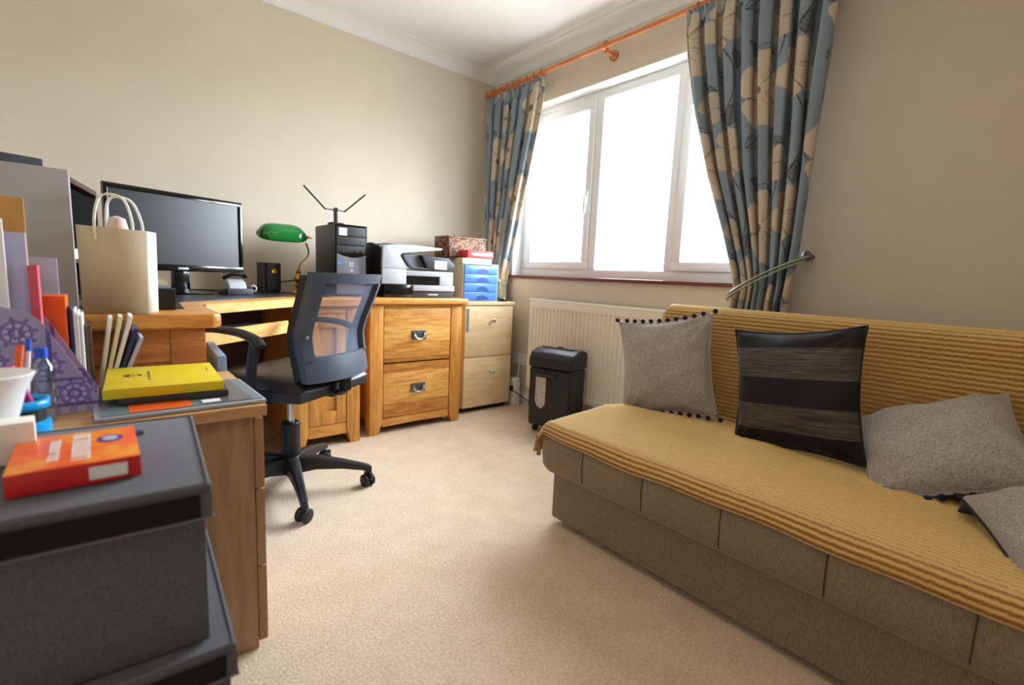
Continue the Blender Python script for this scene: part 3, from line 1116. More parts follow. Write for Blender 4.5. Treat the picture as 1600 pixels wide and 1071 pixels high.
top_poms = [(-1 + 2 * k / 11, 1) for k in range(12)] + [(-1 + 2 * k / 11, -1) for k in range(12)]
cushion('cushion', 'grey flecked cushion with navy pompoms along its top, at the far end of the sofa', 0.197, 0.062, (1.733, 1.063, 0.592), (R(-6), R(-10), R(-80)), M['cushion_grey'], M['black_cloth'], top_poms, 1)
cushion('cushion', 'black cushion with two grey woven bands, middle of the sofa', 0.203, 0.06, (1.68, 0.563, 0.602), (R(-4), R(-8), R(-97)), M['stripe'], M['black_cloth'], None, 2)
cushion('cushion', 'grey flecked cushion slumped against the striped black one', 0.185, 0.078, (1.725, 0.205, 0.512), (R(-62), R(-23), R(-79)), M['cushion_grey'], M['black_cloth'], [(-1, -1), (-0.95, -1), (-1, -0.9)] + [(-0.6 + .16 * k, -1) for k in range(9)], 3)
cushion('cushion', 'grey cushion lying cut off by the right edge of the picture', 0.19, 0.07, (1.405, -0.125, 0.475), (R(-64), R(-26), R(-70)), M['cushion_grey'], M['black_cloth'], None, 4)
cushion('cushion', 'black cushion in the shadow beneath the slumped grey cushion', 0.15, 0.026, (1.66, 0.0, 0.438), (R(-88), R(0), R(-80)), M['black_cloth'], M['black_cloth'], None, 5)

# ================================================================== SHREDDER
t = thing('paper_shredder', 'black paper shredder with a clear bin window beside the radiator', 'shredder', (2.07, 1.99, 0), R(-75), frame='own')
# own frame: front faces -Y, width along X
w, d = 0.140, 0.100
bm = NB(); bx(bm, -w, w, -d, d, 0.045, 0.40, bev=0.018, seg=3)
for v in bm.verts:
    if v.co.z < 0.1:
        v.co.x *= 0.97
body = obj('bin', bm, M['black'], t)
bm = NB(); prism(bm, [(-0.088, 0.345), (-0.018, 0.345), (-0.018, 0.185), (-0.040, 0.155), (-0.070, 0.165), (-0.088, 0.195)], 'y', -d - 0.003, -d + 0.004, bev=0.001); obj('bin_window', bm, M['shreds'], t)
bm = NB(); tube(bm, [(-0.100, -d - 0.004, 0.372), (-0.09, -d - 0.012, 0.362), (0.03, -d - 0.012, 0.362), (0.045, -d - 0.004, 0.372)], 0.008, 8); obj('pull_handle', bm, M['dark_grey'], t)
bm = NB()
prism(bm, [(-d - 0.004, 0.402), (-d - 0.004, 0.455), (-d + 0.02, 0.492), (-0.02, 0.512), (0.05, 0.515), (d + 0.002, 0.495), (d + 0.004, 0.402)], 'x', -w - 0.004, w + 0.004, bev=0.012, seg=3)
head = obj('cutter_head', bm, M['black'], t)
bm = NB(); bx(bm, -0.105, 0.105, -0.018, -0.004, 0.509, 0.517, bev=0.002); obj('feed_slot', bm, M['black_gloss'], head)
bm = NB(); bx(bm, 0.03, 0.10, 0.030, 0.048, 0.513, 0.519, bev=0.002); obj('control_label', bm, M['silver'], head)
bm = NB(); bx(bm, -0.03, 0.01, 0.035, 0.050, 0.513, 0.520, bev=0.002); obj('switch', bm, M['dark_grey'], head)
for sx in (-1, 1):
    for sy_ in (-1, 1):
        bm = NB()
        lathe(bm, [(0.019, -0.011), (0.021, -0.006), (0.021, 0.006), (0.019, 0.011)], (sx * 0.10, sy_ * 0.065, 0.021), 18, 'x')
        bx(bm, sx * 0.10 - 0.013, sx * 0.10 + 0.013, sy_ * 0.065 - 0.012, sy_ * 0.065 + 0.012, 0.030, 0.05, bev=0.003)
        obj('castor', bm, M['black'], t)
# cable and plug of the shredder, running to the extension block
t = thing('extension_block', 'white upright socket extension beside the pale filing cabinet', 'power block', (2.27, 2.60, 0))
bm = NB(); bx(bm, 2.235, 2.285, 2.565, 2.625, 0.0, 0.205, bev=0.008, seg=3); obj('block', bm, M['white_plastic'], t)
bm = NB()
for z in (0.05, 0.105, 0.16):
    bx(bm, 2.228, 2.236, 2.575, 2.615, z - 0.018, z + 0.018, bev=0.003)
obj('socket_face', bm, M['white_paint'], t)
bm = NB(); tube(bm, smooth_path([(2.285, 2.60, 0.17), (2.31, 2.62, 0.24), (2.335, 2.64, 0.32)], 6), 0.004, 8); obj('lead', bm, M['white_plastic'], t)
t = thing('shredder_plug', 'black plug in the white socket extension', 'plug', (2.215, 2.585, 0.112))
bm = NB(); bx(bm, 2.203, 2.227, 2.572, 2.606, 0.112, 0.150, bev=0.007, seg=3); obj('plug_body', bm, M['black'], t)
bm = NB(); tube(bm, smooth_path([(2.208, 2.572, 0.125), (2.206, 2.52, 0.115), (2.20, 2.40, 0.09), (2.215, 2.25, 0.05), (2.225, 2.16, 0.03), (2.205, 2.10, 0.05)], 8), 0.0035, 8); obj('cable', bm, M['black'], t)
t = thing('wall_socket', 'white double wall socket low on the window wall', 'socket', (WX, 2.66, 0.33))
part_box('face_plate', M['white_plastic'], t, WX - 0.010, WX, 2.58, 2.73, 0.285, 0.37, bev=0.003)
part_box('rocker_switch', M['white_paint'], t, WX - 0.013, WX - 0.009, 2.60, 2.615, 0.335, 0.355, bev=0.001)

# ================================================================== PALE FILING CABINET
t = thing('filing_cabinet', 'pale beech two-drawer filing cabinet in the far corner', 'cabinet', (1.995, 2.8, 0))
part_box('carcass', M['beech_pale'], t, 1.792, 2.198, 2.600, 3.05, 0.035, 0.731, bev=0.002)
part_box('plinth', M['black'], t, 1.80, 2.19, 2.625, 3.04, 0.0, 0.036)
part_box('top', M['beech_pale'], t, 1.785, 2.212, 2.578, 3.055, 0.7315, 0.755, bev=0.003)
for z0, z1, kz in ((0.385, 0.726, 0.630), (0.038, 0.380, 0.275)):
    dr = part_box('drawer', M['beech_pale'], t, 1.793, 2.197, 2.581, 2.5995, z0, z1, bev=0.002)
    bm = NB(); lathe(bm, [(0.008, 0), (0.007, -0.012), (0.013, -0.020), (0.014, -0.027), (0.009, -0.031)], (2.015, 2.581, kz), 20, 'y'); obj('knob', bm, M['chrome'], dr)
    if z0 > 0.3:
        part_box('sticker', M['slate'], dr, 1.800, 1.822, 2.5795, 2.5808, 0.555, 0.71)

# ================================================================== OAK TWO-DRAWER CABINET
t = thing('oak_cabinet', 'chunky orange oak cabinet of two plank drawers under the printer', 'cabinet', (1.395, 2.72, 0))
ox0, ox1, oy0, oy1 = 1.100, 1.700, 2.485, 2.98
bm = NB(); bx(bm, ox0 - 0.045, ox1 + 0.03, oy0 - 0.03, oy1 + 0.02, 0.745, 0.7795, bev=0.012, seg=3); obj('top', bm, M['oak_h'], t)
for x, s in ((ox0, 1), (ox1 - 0.078, -1)):
    xi = x + 0.078 if s > 0 else x
    xo = x if s > 0 else x + 0.078
    for y in (oy0, oy1 - 0.07):
        bm = NB()
        prism(bm, [(xo, 0.0), (xo, 0.7445), (xi, 0.7445), (xi, 0.075), (xi - s * 0.024, 0.0)], 'y', y, y + 0.07, bev=0.004)
        obj('leg', bm, M['oak_v'], t)
for x0_, x1_ in ((ox0 + 0.012, ox0 + 0.032), (ox1 - 0.032, ox1 - 0.012)):
    part_box('side_panel', M['oak_v'], t, x0_, x1_, oy0 + 0.0705, oy1 - 0.0705, 0.07, 0.744)
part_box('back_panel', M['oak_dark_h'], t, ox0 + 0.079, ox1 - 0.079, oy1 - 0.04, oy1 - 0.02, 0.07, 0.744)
bm = NB(); bx(bm, ox0 + 0.0785, ox1 - 0.0785, oy0 + 0.006, oy0 + 0.03, 0.7245, 0.7445); obj('top_rail', bm, M['oak_h'], t)
bm = NB(); prism(bm, [(ox0 + 0.0785, 0.088), (ox1 - 0.0785, 0.088), (ox1 - 0.0785, 0.04), (1.395, 0.044), (ox0 + 0.0785, 0.04)], 'y', oy0 + 0.006, oy0 + 0.03, bev=0.001); obj('apron', bm, M['oak_h'], t)
for z0, z1, hz in ((0.412, 0.722, 0.567), (0.092, 0.404, 0.252)):
    dr = part_box('drawer', M['oak_staves'], t, ox0 + 0.082, ox1 - 0.082, oy0 + 0.002, oy0 + 0.024, z0, z1, bev=0.004)
    bm = NB()
    cx = 1.400
    yb = oy0 + 0.002
    bx(bm, cx - 0.048, cx + 0.048, yb - 0.004, yb, hz - 0.028, hz + 0.026, bev=0.0015)
    for s in (-1, 1):
        lathe(bm, [(0.006, 0), (0.006, -0.008), (0.004, -0.010)], (cx + s * 0.034, yb - 0.004, hz + 0.010), 12, 'y')
    h = obj('handle', bm, M['pewter'], dr)
    bm = NB()
    tube(bm, smooth_path([(cx - 0.034, yb - 0.010, hz + 0.010), (cx - 0.030, yb - 0.017, hz - 0.008), (cx - 0.016, yb - 0.020, hz - 0.020), (cx, yb - 0.021, hz - 0.023), (cx + 0.016, yb - 0.020, hz - 0.020), (cx + 0.030, yb - 0.017, hz - 0.008), (cx + 0.034, yb - 0.010, hz + 0.010)], 5), 0.0048, 8)
    obj('handle_ring', bm, M['chrome'], dr)

# ================================================================== CORNER DESK
t = thing('corner_desk', 'orange oak corner desk with a dark leather inset top', 'desk', (0.3, 2.6, 0))
DT, DB = 0.780, 0.736
wx = 0.262      # east edge of the left wing
wy = 1.62       # near end of the left wing
dxL, dyL, dxR, dyR = 0.262, 2.035, 0.70, 2.43
west, north = X0 + 0.02, WY - 0.03
top = [(west, wy), (wx - 0.02, wy), (wx, wy + 0.02), (dxL, dyL), (dxR, dyR), (1.045, 2.43), (1.045, north), (west, north)]
bm = NB(); prism(bm, top, 'z', DB, DT, bev=0.010, seg=3); obj('desktop', bm, M['oak_h'], t, 30)
# leather inset (a thin panel let into the top)
ins = [(west + 0.06, wy + 0.16), (wx - 0.075, wy + 0.16), (dxL - 0.06, dyL + 0.045), (dxR - 0.035, dyR + 0.075), (0.90, 2.51), (0.90, north - 0.06), (west + 0.06, north - 0.06)]
bm = NB(); prism(bm, ins, 'z', DT + 0.0003, DT + 0.0016); obj('leather_inset', bm, M['leather'], t)
# diagonal fascia and keyboard drawer
dv = Vector((dxR - dxL, dyR - dyL, 0)); L = dv.length; dv.normalize(); nrm = Vector((dv.y, -dv.x, 0))   # out towards the chair


def diag_box(bm, a0, a1, out0, out1, z0, z1, bev=0.0):
    vs = bx(bm, a0, a1, out0, out1, z0, z1)
    for v in vs:
        p = Vector((dxL, dyL, 0)) + dv * v.co.x + nrm * v.co.y
        v.co = Vector((p.x, p.y, v.co.z))
    bmesh.ops.recalc_face_normals(bm, faces=bm.faces[:])


bm = NB(); diag_box(bm, 0.012, L - 0.012, 0.0005, 0.012, DB + 0.004, DT - 0.004); obj('edge_strip', bm, M['oak_light'], t)
bm = NB(); diag_box(bm, 0.02, L - 0.02, -0.035, -0.015, 0.615, 0.672); kd = obj('keyboard_drawer', bm, M['oak_light'], t)
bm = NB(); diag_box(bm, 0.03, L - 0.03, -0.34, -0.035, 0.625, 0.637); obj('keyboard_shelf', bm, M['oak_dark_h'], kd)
# left wing pedestal with framed end panel
ex0, ex1, ey = X0 + 0.035, 0.222, wy + 0.03
part_box('wing_side_panel', M['oak_v'], t, ex1 - 0.02, ex1, ey + 0.0225, 2.0, 0.0, DB - 0.001, bev=0.002)
bm = NB()
bx(bm, ex1 - 0.085, ex1, ey, ey + 0.022, 0.0, DB - 0.001, bev=0.002)
bx(bm, ex0, ex0 + 0.085, ey, ey + 0.022, 0.0, DB - 0.001, bev=0.002)
bx(bm, ex0 + 0.0855, ex1 - 0.0855, ey + 0.001, ey + 0.021, DB - 0.095, DB - 0.001, bev=0.002)
bx(bm, ex0 + 0.0855, ex1 - 0.0855, ey + 0.001, ey + 0.021, 0.0, 0.12, bev=0.002)
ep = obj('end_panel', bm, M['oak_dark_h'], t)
part_box('panel_field', M['oak_v'], ep, ex0 + 0.086, ex1 - 0.086, ey + 0.010, ey + 0.018, 0.121, DB - 0.096)
# back panels in the knee hole
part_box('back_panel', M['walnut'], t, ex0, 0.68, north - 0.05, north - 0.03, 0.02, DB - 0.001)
# right pedestal: framed front with a panelled door
px0, px1, py0, py1 = 0.688, 1.030, 2.452, 3.03
for x, s in ((px1 - 0.072, -1), (px0, 1)):
    xi = x + (0.072 if s > 0 else 0)
    xo = x + (0 if s > 0 else 0.072)
    bm = NB(); prism(bm, [(xo, 0.0), (xo, DB - 0.001), (xi, DB - 0.001), (xi, 0.075), (xi - s * 0.022, 0.0)], 'y', py0, py0 + 0.06, bev=0.004)
    obj('leg', bm, M['oak_v'], t)
for x in (px0 + 0.006, px1 - 0.026):
    part_box('pedestal_side', M['oak_v'], t, x, x + 0.020, py0 + 0.0605, py1, 0.0, DB - 0.001)
part_box('bottom_rail', M['oak_h'], t, px0 + 0.0725, px1 - 0.0725, py0 + 0.004, py0 + 0.03, 0.055, 0.115, bev=0.002)
part_box('top_rail', M['oak_h'], t, px0 + 0.0725, px1 - 0.0725, py0 + 0.004, py0 + 0.03, 0.700, DB - 0.001, bev=0.002)
a, b, z0, z1 = px0 + 0.074, px1 - 0.074, 0.118, 0.697
bm = NB()
bx(bm, a, a + 0.052, py0 + 0.004, py0 + 0.026, z0, z1, bev=0.002)
bx(bm, b - 0.052, b, py0 + 0.004, py0 + 0.026, z0, z1, bev=0.002)
bx(bm, a + 0.0525, b - 0.0525, py0 + 0.004, py0 + 0.026, z0, z0 + 0.07, bev=0.002)
bx(bm, a + 0.0525, b - 0.0525, py0 + 0.004, py0 + 0.026, z1 - 0.07, z1, bev=0.002)
door = obj('door', bm, M['oak_v'], t)
part_box('door_panel', M['oak_v'], door, a + 0.053, b - 0.053, py0 + 0.014, py0 + 0.022, z0 + 0.0705, z1 - 0.0705)
bm = NB(); lathe(bm, [(0.006, 0), (0.006, -0.012), (0.014, -0.018), (0.012, -0.026)], (a + 0.026, py0 + 0.004, 0.48), 16, 'y'); obj('knob', bm, M['pewter'], door)

# keyboard on the pull-out shelf
t = thing('keyboard', 'dark keyboard on the pull-out shelf under the desk edge', 'keyboard', (0.42, 2.36, 0.638))
bm = NB(); diag_box(bm, 0.09, L - 0.07, -0.20, -0.05, 0.6375, 0.652); obj('case', bm, M['black'], t)
bm = NB()
for r_ in range(5):
    for c_ in range(14):
        x = 0.10 + c_ * (L - 0.19) / 14
        diag_box(bm, x, x + 0.025, -0.19 + r_ * 0.027, -0.168 + r_ * 0.027, 0.6521, 0.657)
kk = obj('keys', bm, M['dark_grey'], t)
kk['kind'] = 'stuff'

# ================================================================== NEAR BEECH CHEST
t = thing('drawer_chest', 'mid-brown beech chest with side drawers beside the black storage boxes', 'chest', (0.0, 1.39, 0))
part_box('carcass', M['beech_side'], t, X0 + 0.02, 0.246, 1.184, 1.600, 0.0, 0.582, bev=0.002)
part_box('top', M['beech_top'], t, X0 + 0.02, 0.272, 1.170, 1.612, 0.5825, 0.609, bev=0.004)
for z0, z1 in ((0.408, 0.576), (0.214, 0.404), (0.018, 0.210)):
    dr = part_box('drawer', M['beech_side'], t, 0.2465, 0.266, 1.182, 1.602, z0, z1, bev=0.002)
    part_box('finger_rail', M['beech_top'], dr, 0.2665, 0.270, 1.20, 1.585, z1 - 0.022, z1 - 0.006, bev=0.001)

# ================================================================== BLACK STORAGE BOXES


def storage_box(label, x1, y0, w_, d_, z0, z1, rz, lidh=0.048):
    """right-front corner at (x1, y0)"""
    t = thing('storage_box', label, 'storage box', (x1, y0, z0), rz, 'black fabric storage boxes', frame='own')
    h = z1 - z0
    bm = NB(); bx(bm, -w_ + 0.008, -0.008, 0.008, d_ - 0.008, 0, h - 0.012, bev=0.003)
    obj('box_body', bm, M['box_fabric'], t)
    bm = NB()
    bx(bm, -w_, 0, 0, d_, h - 0.010, h, bev=0.003)
    for b in ((-w_, 0, -0.0, 0.0035), (-w_, 0, d_ - 0.0035, d_)):
        bx(bm, b[0], b[1], b[2], b[3], h - lidh, h - 0.0105)
    for xa in (-w_, -0.0035):
        bx(bm, xa, xa + 0.0035, 0.004, d_ - 0.004, h - lidh, h - 0.0105)
    lid = obj('lid', bm, M['box_fabric'], t)
    bm = NB(); bx(bm, -w_ + 0.01, -0.014, -0.0015, 0.0, h - lidh + 0.003, h - 0.012); obj('lid_band', bm, M['box_band'], lid)
    bm = NB()
    for z in (h + 0.0005,):
        tube(bm, [(-w_ + 0.004, 0.004, z), (-0.004, 0.004, z), (-0.004, d_ - 0.004, z), (-w_ + 0.004, d_ - 0.004, z)], 0.0017, 6)
    for z in (h - lidh,):
        tube(bm, [(-w_, -0.001, z), (0.001, -0.001, z), (0.001, d_, z)], 0.0016, 6)
    obj('lid_piping', bm, M['piping'], lid)
    return t


storage_box('black fabric storage box with a lid, topmost of the near stack', 0.100, 0.742, 0.50, 0.372, 0.3832, 0.620, R(-3.5))
storage_box('black fabric storage box under the topmost box, lid jutting to the right', 0.121, 0.722, 0.52, 0.385, 0.0, 0.380, R(-2.5))

# ================================================================== OFFICE CHAIR
CH = (0.56, 2.035)
# own frame: chair faces +Y; turned to az -33 deg
t = thing('office_chair', 'black office chair with blue-grey net back on a five-star castor base', 'chair', (CH[0], CH[1], 0), R(33), frame='own')


def arm_dir(az_world_deg):
    return R(az_world_deg - 33)


bm = NB()
lathe(bm, [(0.030, 0.075), (0.042, 0.085), (0.044, 0.13), (0.036, 0.150), (0.030, 0.155)], (0, 0, 0), 24)
hub = obj('base_hub', bm, M['chair_black'], t)
for a in (-98, -27, 46, 118, 190):
    aa = arm_dir(a)
    d = Vector((math.cos(aa), math.sin(aa), 0)); n = Vector((-d.y, d.x, 0))
    bm = NB()
    prof = [(0.03, 0.150, 0.080, 0.026), (0.10, 0.145, 0.092, 0.022), (0.20, 0.125, 0.088, 0.017), (0.285, 0.103, 0.076, 0.014), (0.312, 0.094, 0.066, 0.013), (0.322, 0.085, 0.062, 0.008)]
    rings = []
    for r, zt, zb, hw in prof:
        p = d * r
        rings.append([bm.verts.new(p + n * w_ + Vector((0, 0, z))) for w_, z in ((-hw, zb), (hw, zb), (hw, zt - .006), (hw * .6, zt), (-hw * .6, zt), (-hw, zt - .006))])
    for A_, B_ in zip(rings, rings[1:]):
        for i in range(6):
            bm.faces.new((A_[i], A_[(i + 1) % 6], B_[(i + 1) % 6], B_[i]))
    bm.faces.new(rings[0]); bm.faces.new(rings[-1])
    bmesh.ops.recalc_face_normals(bm, faces=bm.faces[:])
    sp = obj('base_spoke', bm, M['chair_black'], t)
    bm = NB()
    ca = aa + 0.7
    c = d * 0.305
    ax = Vector((math.cos(ca), math.sin(ca), 0))
    # twin-wheel castor
    for s in (-1, 1):
        m_ = NB()
        lathe(m_, [(0.012, -0.009), (0.024, -0.008), (0.027, -0.004), (0.027, 0.005), (0.022, 0.009), (0.008, 0.010)], (0, 0, 0), 22, 'x')
        if s < 0:
            bmesh.ops.scale(m_, vec=(-1, 1, 1), verts=m_.verts[:])
            bmesh.ops.reverse_faces(m_, faces=m_.faces[:])
        m_.transform(Matrix.Translation(c + ax * (0.015 * s) + Vector((0, 0, 0.0272))) @ Matrix.Rotation(ca, 4, 'Z'))
        me_ = bpy.data.meshes.new('tmp'); m_.to_mesh(me_); m_.free(); bm.from_mesh(me_); bpy.data.meshes.remove(me_)
    lathe(bm, [(0.006, 0.04), (0.006, 0.075)], (c.x, c.y, 0), 10)
    m_ = NB(); bx(m_, -0.006, 0.006, -0.028, 0.02, 0.030, 0.060, bev=0.004)
    m_.transform(Matrix.Translation(c) @ Matrix.Rotation(ca, 4, 'Z'))
    me_ = bpy.data.meshes.new('tmp'); m_.to_mesh(me_); m_.free(); bm.from_mesh(me_); bpy.data.meshes.remove(me_)
    obj('castor', bm, M['chair_black'], sp)
bm = NB(); lathe(bm, [(0.033, 0.150), (0.036, 0.155), (0.036, 0.290), (0.030, 0.296), (0.016, 0.297)], (0, 0, 0), 24); obj('gas_lift_sleeve', bm, M['chair_black'], t)
bm = NB(); lathe(bm, [(0.0145, 0.29), (0.0145, 0.405)], (0, 0, 0), 20); obj('gas_lift_piston', bm, M['chrome'], t)
bm = NB()
bx(bm, -0.08, 0.08, -0.10, 0.12, 0.400, 0.445, bev=0.012)
bx(bm, -0.035, 0.035, -0.23, -0.05, 0.430, 0.462, bev=0.008)
mech = obj('tilt_mechanism', bm, M['chair_black'], t)
bm = NB(); tube(bm, [(0.09, -0.02, 0.425), (0.19, -0.03, 0.42), (0.235, -0.05, 0.408)], 0.006, 8); lathe(bm, [(0.009, -0.02), (0.011, 0.0), (0.009, 0.022)], (0.235, -0.05, 0.405), 12, 'x'); obj('lever', bm, M['silver'], mech)
# seat: padded, waterfall front
bm = NB()


def seat_fn(u, v):
    a, b = 2 * u - 1, 2 * v - 1
    x = 0.235 * math.copysign(abs(a) ** 0.9, a) * (1 - 0.10 * max(0, -b) ** 2)
    y = 0.235 * b + 0.005
    e = (max(0, 1 - abs(a) ** 5) * max(0, 1 - abs(b) ** 5)) ** 0.5
    return (x, y, 0.475 + 0.058 * e - 0.015 * (a * 0.0 + max(0, b) ** 3) + 0.008 * a * a)


g = grid(bm, 26, 26, seat_fn)
seatc = obj('seat_cushion', bm, M['seat_fabric'], t, 70)
bm = NB()
prism(bm, [(-0.205, -0.225), (0.205, -0.225), (0.232, -0.12), (0.236, 0.19), (0.21, 0.236), (-0.21, 0.236), (-0.236, 0.19), (-0.232, -0.12)], 'z', 0.440, 0.482, bev=0.010)
obj('seat_pan', bm, M['chair_black'], t)
# arms: an inverted-L post bolted under the seat, with a long curved pad
for s in (-1, 1):
    bm = NB()
    tube(bm, smooth_path([(s * 0.20, -0.07, 0.445), (s * 0.255, -0.075, 0.447), (s * 0.275, -0.08, 0.475), (s * 0.278, -0.085, 0.56), (s * 0.276, -0.10, 0.655)], 6), 0.019, 10, 0.75)
    ar = obj('arm_post', bm, M['chair_black'], t)
    bm = NB()
    tube(bm, smooth_path([(s * 0.276, -0.125, 0.648), (s * 0.274, -0.10, 0.672), (s * 0.27, -0.03, 0.690), (s * 0.262, 0.08, 0.694), (s * 0.252, 0.17, 0.686), (s * 0.246, 0.205, 0.676)], 6), 0.026, 12, 0.5)
    obj('armrest', bm, M['chair_black'], t)
# back: dished rectangular frame with a flat lower bar, net stretched across


def back_pt(a, h):
    """a in -1..1 across, h in 0..1 up; concave towards the sitter and kinked at lumbar height"""
    z = 0.512 + 0.398 * h
    bend = -0.038 * math.exp(-((h - 0.42) / 0.34) ** 2) * -1
    lean = -0.045 * max(0, h - 0.42) / 0.58
    y = -0.285 + bend * 0.9 + lean - 0.0 + 0.050 * a * a
    hw = 0.186 + 0.026 * h ** 1.6
    return Vector((hw * a, y, z))


def back_slab(bm, pa, pb, th, nu=18, nv=18):
    """slab following the dished back between (a0,h0) and (a1,h1)"""
    front = []
    rear = []
    for j in range(nv + 1):
        fr, rr_ = [], []
        for i in range(nu + 1):
            a = pa[0] + (pb[0] - pa[0]) * i / nu
            h = pa[1] + (pb[1] - pa[1]) * j / nv
            p = back_pt(a, h)
            fr.append(bm.verts.new(p + Vector((0, th / 2, 0)))); rr_.append(bm.verts.new(p - Vector((0, th / 2, 0))))
        front.append(fr); rear.append(rr_)
    for j in range(nv):
        for i in range(nu):
            bm.faces.new((front[j][i], front[j][i + 1], front[j + 1][i + 1], front[j + 1][i]))
            bm.faces.new((rear[j][i + 1], rear[j][i], rear[j + 1][i], rear[j + 1][i + 1]))
    for i in range(nu):
        bm.faces.new((front[0][i + 1], front[0][i], rear[0][i], rear[0][i + 1]))
        bm.faces.new((front[nv][i], front[nv][i + 1], rear[nv][i + 1], rear[nv][i]))
    for j in range(nv):
        bm.faces.new((front[j][0], front[j + 1][0], rear[j + 1][0], rear[j][0]))
        bm.faces.new((front[j + 1][nu], front[j][nu], rear[j][nu], rear[j + 1][nu]))


bm = NB()
back_slab(bm, (-1, 0.905), (1, 1.0), 0.022, 20, 4)
back_slab(bm, (-1, 0.0), (1, 0.23), 0.026, 20, 6)
back_slab(bm, (-1, 0.2), (-0.80, 0.91), 0.034, 4, 18)
back_slab(bm, (0.80, 0.2), (1, 0.91), 0.034, 4, 18)
bmesh.ops.recalc_face_normals(bm, faces=bm.faces[:])
bf = obj('back_frame', bm, M['chair_grey'], t, 40)
_bp = back_pt


def back_pt(a, h, _f=_bp):
    return _f(a, h) + Vector((0, 0.028, 0))


bm = NB()
back_slab(bm, (-1, 0.02), (-0.86, 0.97), 0.030, 3, 20)
back_slab(bm, (0.86, 0.02), (1, 0.97), 0.030, 3, 20)
back_slab(bm, (-0.86, 0.93), (0.86, 0.97), 0.024, 18, 3)
back_slab(bm, (-0.86, 0.02), (0.86, 0.10), 0.024, 18, 3)
bmesh.ops.recalc_face_normals(bm, faces=bm.faces[:])
obj('inner_frame', bm, M['chair_black'], t, 40)
back_pt = _bp
bm = NB()
grid(bm, 16, 20, lambda u, v: back_pt(-0.81 + 1.62 * u, 0.205 + 0.705 * v) + Vector((0, 0.006, 0)))
obj('back_net', bm, M['net'], t, 80)
for s in (-1, 1):
    bm = NB(); p = back_pt(s * 0.9, 0.42); lathe(bm, [(0.007, -0.004), (0.007, 0.004)], (p.x, p.y - 0.018, p.z), 12, 'y'); obj('bolt', bm, M['chrome'], bf)
bm = NB(); tube(bm, smooth_path([(0, -0.20, 0.445), (0, -0.25, 0.45), (0, -0.262, 0.48), (0, -0.258, 0.52)], 5), 0.028, 12, 0.5); obj('back_bracket', bm, M['chair_black'], t)

# ================================================================== ON THE DESK
# monitor
t = thing('monitor', 'large widescreen black monitor standing in the desk corner', 'monitor', (0.276, 2.653, DT + 0.0016), R(21), frame='own')
mz = 1.055 - DT - 0.0016
W2, H2 = 0.282, 0.172
bm = NB(); bx(bm, -W2 + .012, W2 - .012, 0.004, 0.045, mz - H2 + .012, mz + H2 - .012, bev=0.012, seg=3); obj('housing', bm, M['black'], t)
bm = NB()
prism(bm, [(-0.0135, mz + H2 - 0.019), (-0.0095, mz + H2 - 0.001), (-0.007, mz + H2), (0.006, mz + H2), (0.006, mz + H2 - 0.019)], 'x', -W2, W2, bev=0.001)
bx(bm, -W2, W2, -0.012, 0.006, mz - H2, mz - H2 + 0.030, bev=0.004, seg=3)
bx(bm, -W2, -W2 + 0.016, -0.012, 0.006, mz - H2 + 0.028, mz + H2 - 0.018, bev=0.003)
bx(bm, W2 - 0.016, W2, -0.012, 0.006, mz - H2 + 0.028, mz + H2 - 0.018, bev=0.003)
bz = obj('bezel', bm, M['black_gloss'], t)
part = NB(); bx(part, -W2 + 0.0145, W2 - 0.0145, -0.005, 0.0, mz - H2 + 0.028, mz + H2 - 0.0175); obj('screen', part, M['screen'], t)
bm = NB(); bx(bm, -0.022, 0.022, -0.0145, -0.0118, mz - H2 + 0.008, mz - H2 + 0.018, bev=0.001); obj('maker_badge', bm, M['silver'], bz)
bm = NB()
prism(bm, [(-0.035, 0.012), (0.035, 0.012), (0.028, 0.14), (-0.028, 0.14)], 'y', 0.0, 0.035, bev=0.004)
obj('stand_neck', bm, M['black_gloss'], t)
bm = NB(); lathe(bm, [(0.115, 0.0), (0.118, 0.004), (0.10, 0.010), (0.04, 0.014)], (0, 0.01, 0), 36)
bmesh.ops.scale(bm, vec=(1.15, 0.85, 1), verts=bm.verts[:])
obj('stand_base', bm, M['black_gloss'], t)

# speaker
t = thing('desk_speaker', 'small black desktop speaker between the monitor and the green lamp', 'speaker', (0.70, 2.86, DT + 0.002), R(6), frame='own')
bm = NB(); bx(bm, -0.045, 0.045, 0, 0.09, 0, 0.162, bev=0.006); obj('cabinet', bm, M['dark_grey'], t)
bm = NB(); bx(bm, -0.028, 0.046, -0.014, -0.0003, 0.010, 0.162, bev=0.008, seg=3); fr = obj('front_grille', bm, M['black'], t)
bm = NB(); lathe(bm, [(0.014, -0.0145), (0.012, -0.0165), (0.006, -0.0155), (0.003, -0.018)], (0.010, 0, 0.118), 20, 'y'); obj('tweeter_dome', bm, M['brass'], fr)

# headset-like silver gadget by the monitor: a phone dock
t = thing('phone_dock', 'silver and black desk phone cradle at the monitor foot', 'phone cradle', (0.485, 2.63, DT + 0.002), R(15), frame='own')
bm = NB(); prism(bm, [(-0.05, 0.0), (0.05, 0.0), (0.05, 0.018), (-0.05, 0.03)], 'x', -0.06, 0.06, bev=0.005); obj('base', bm, M['dark_grey'], t)
bm = NB(); prism(bm, [(-0.045, 0.028), (0.045, 0.017), (0.045, 0.05), (0.0, 0.075), (-0.03, 0.06)], 'x', -0.050, 0.035, bev=0.010, seg=3); obj('cradle', bm, M['silver'], t)
bm = NB(); tube(bm, smooth_path([(-0.045, 0.02, 0.075), (-0.02, 0.0, 0.094), (0.03, 0.0, 0.094), (0.055, 0.025, 0.085)], 5), 0.013, 10, 0.7); obj('handset', bm, M['black_gloss'], t)
t = thing('webcam', 'small round silver webcam lying in front of the desk speaker', 'webcam', (0.575, 2.70, DT + 0.002), 0, frame='own')
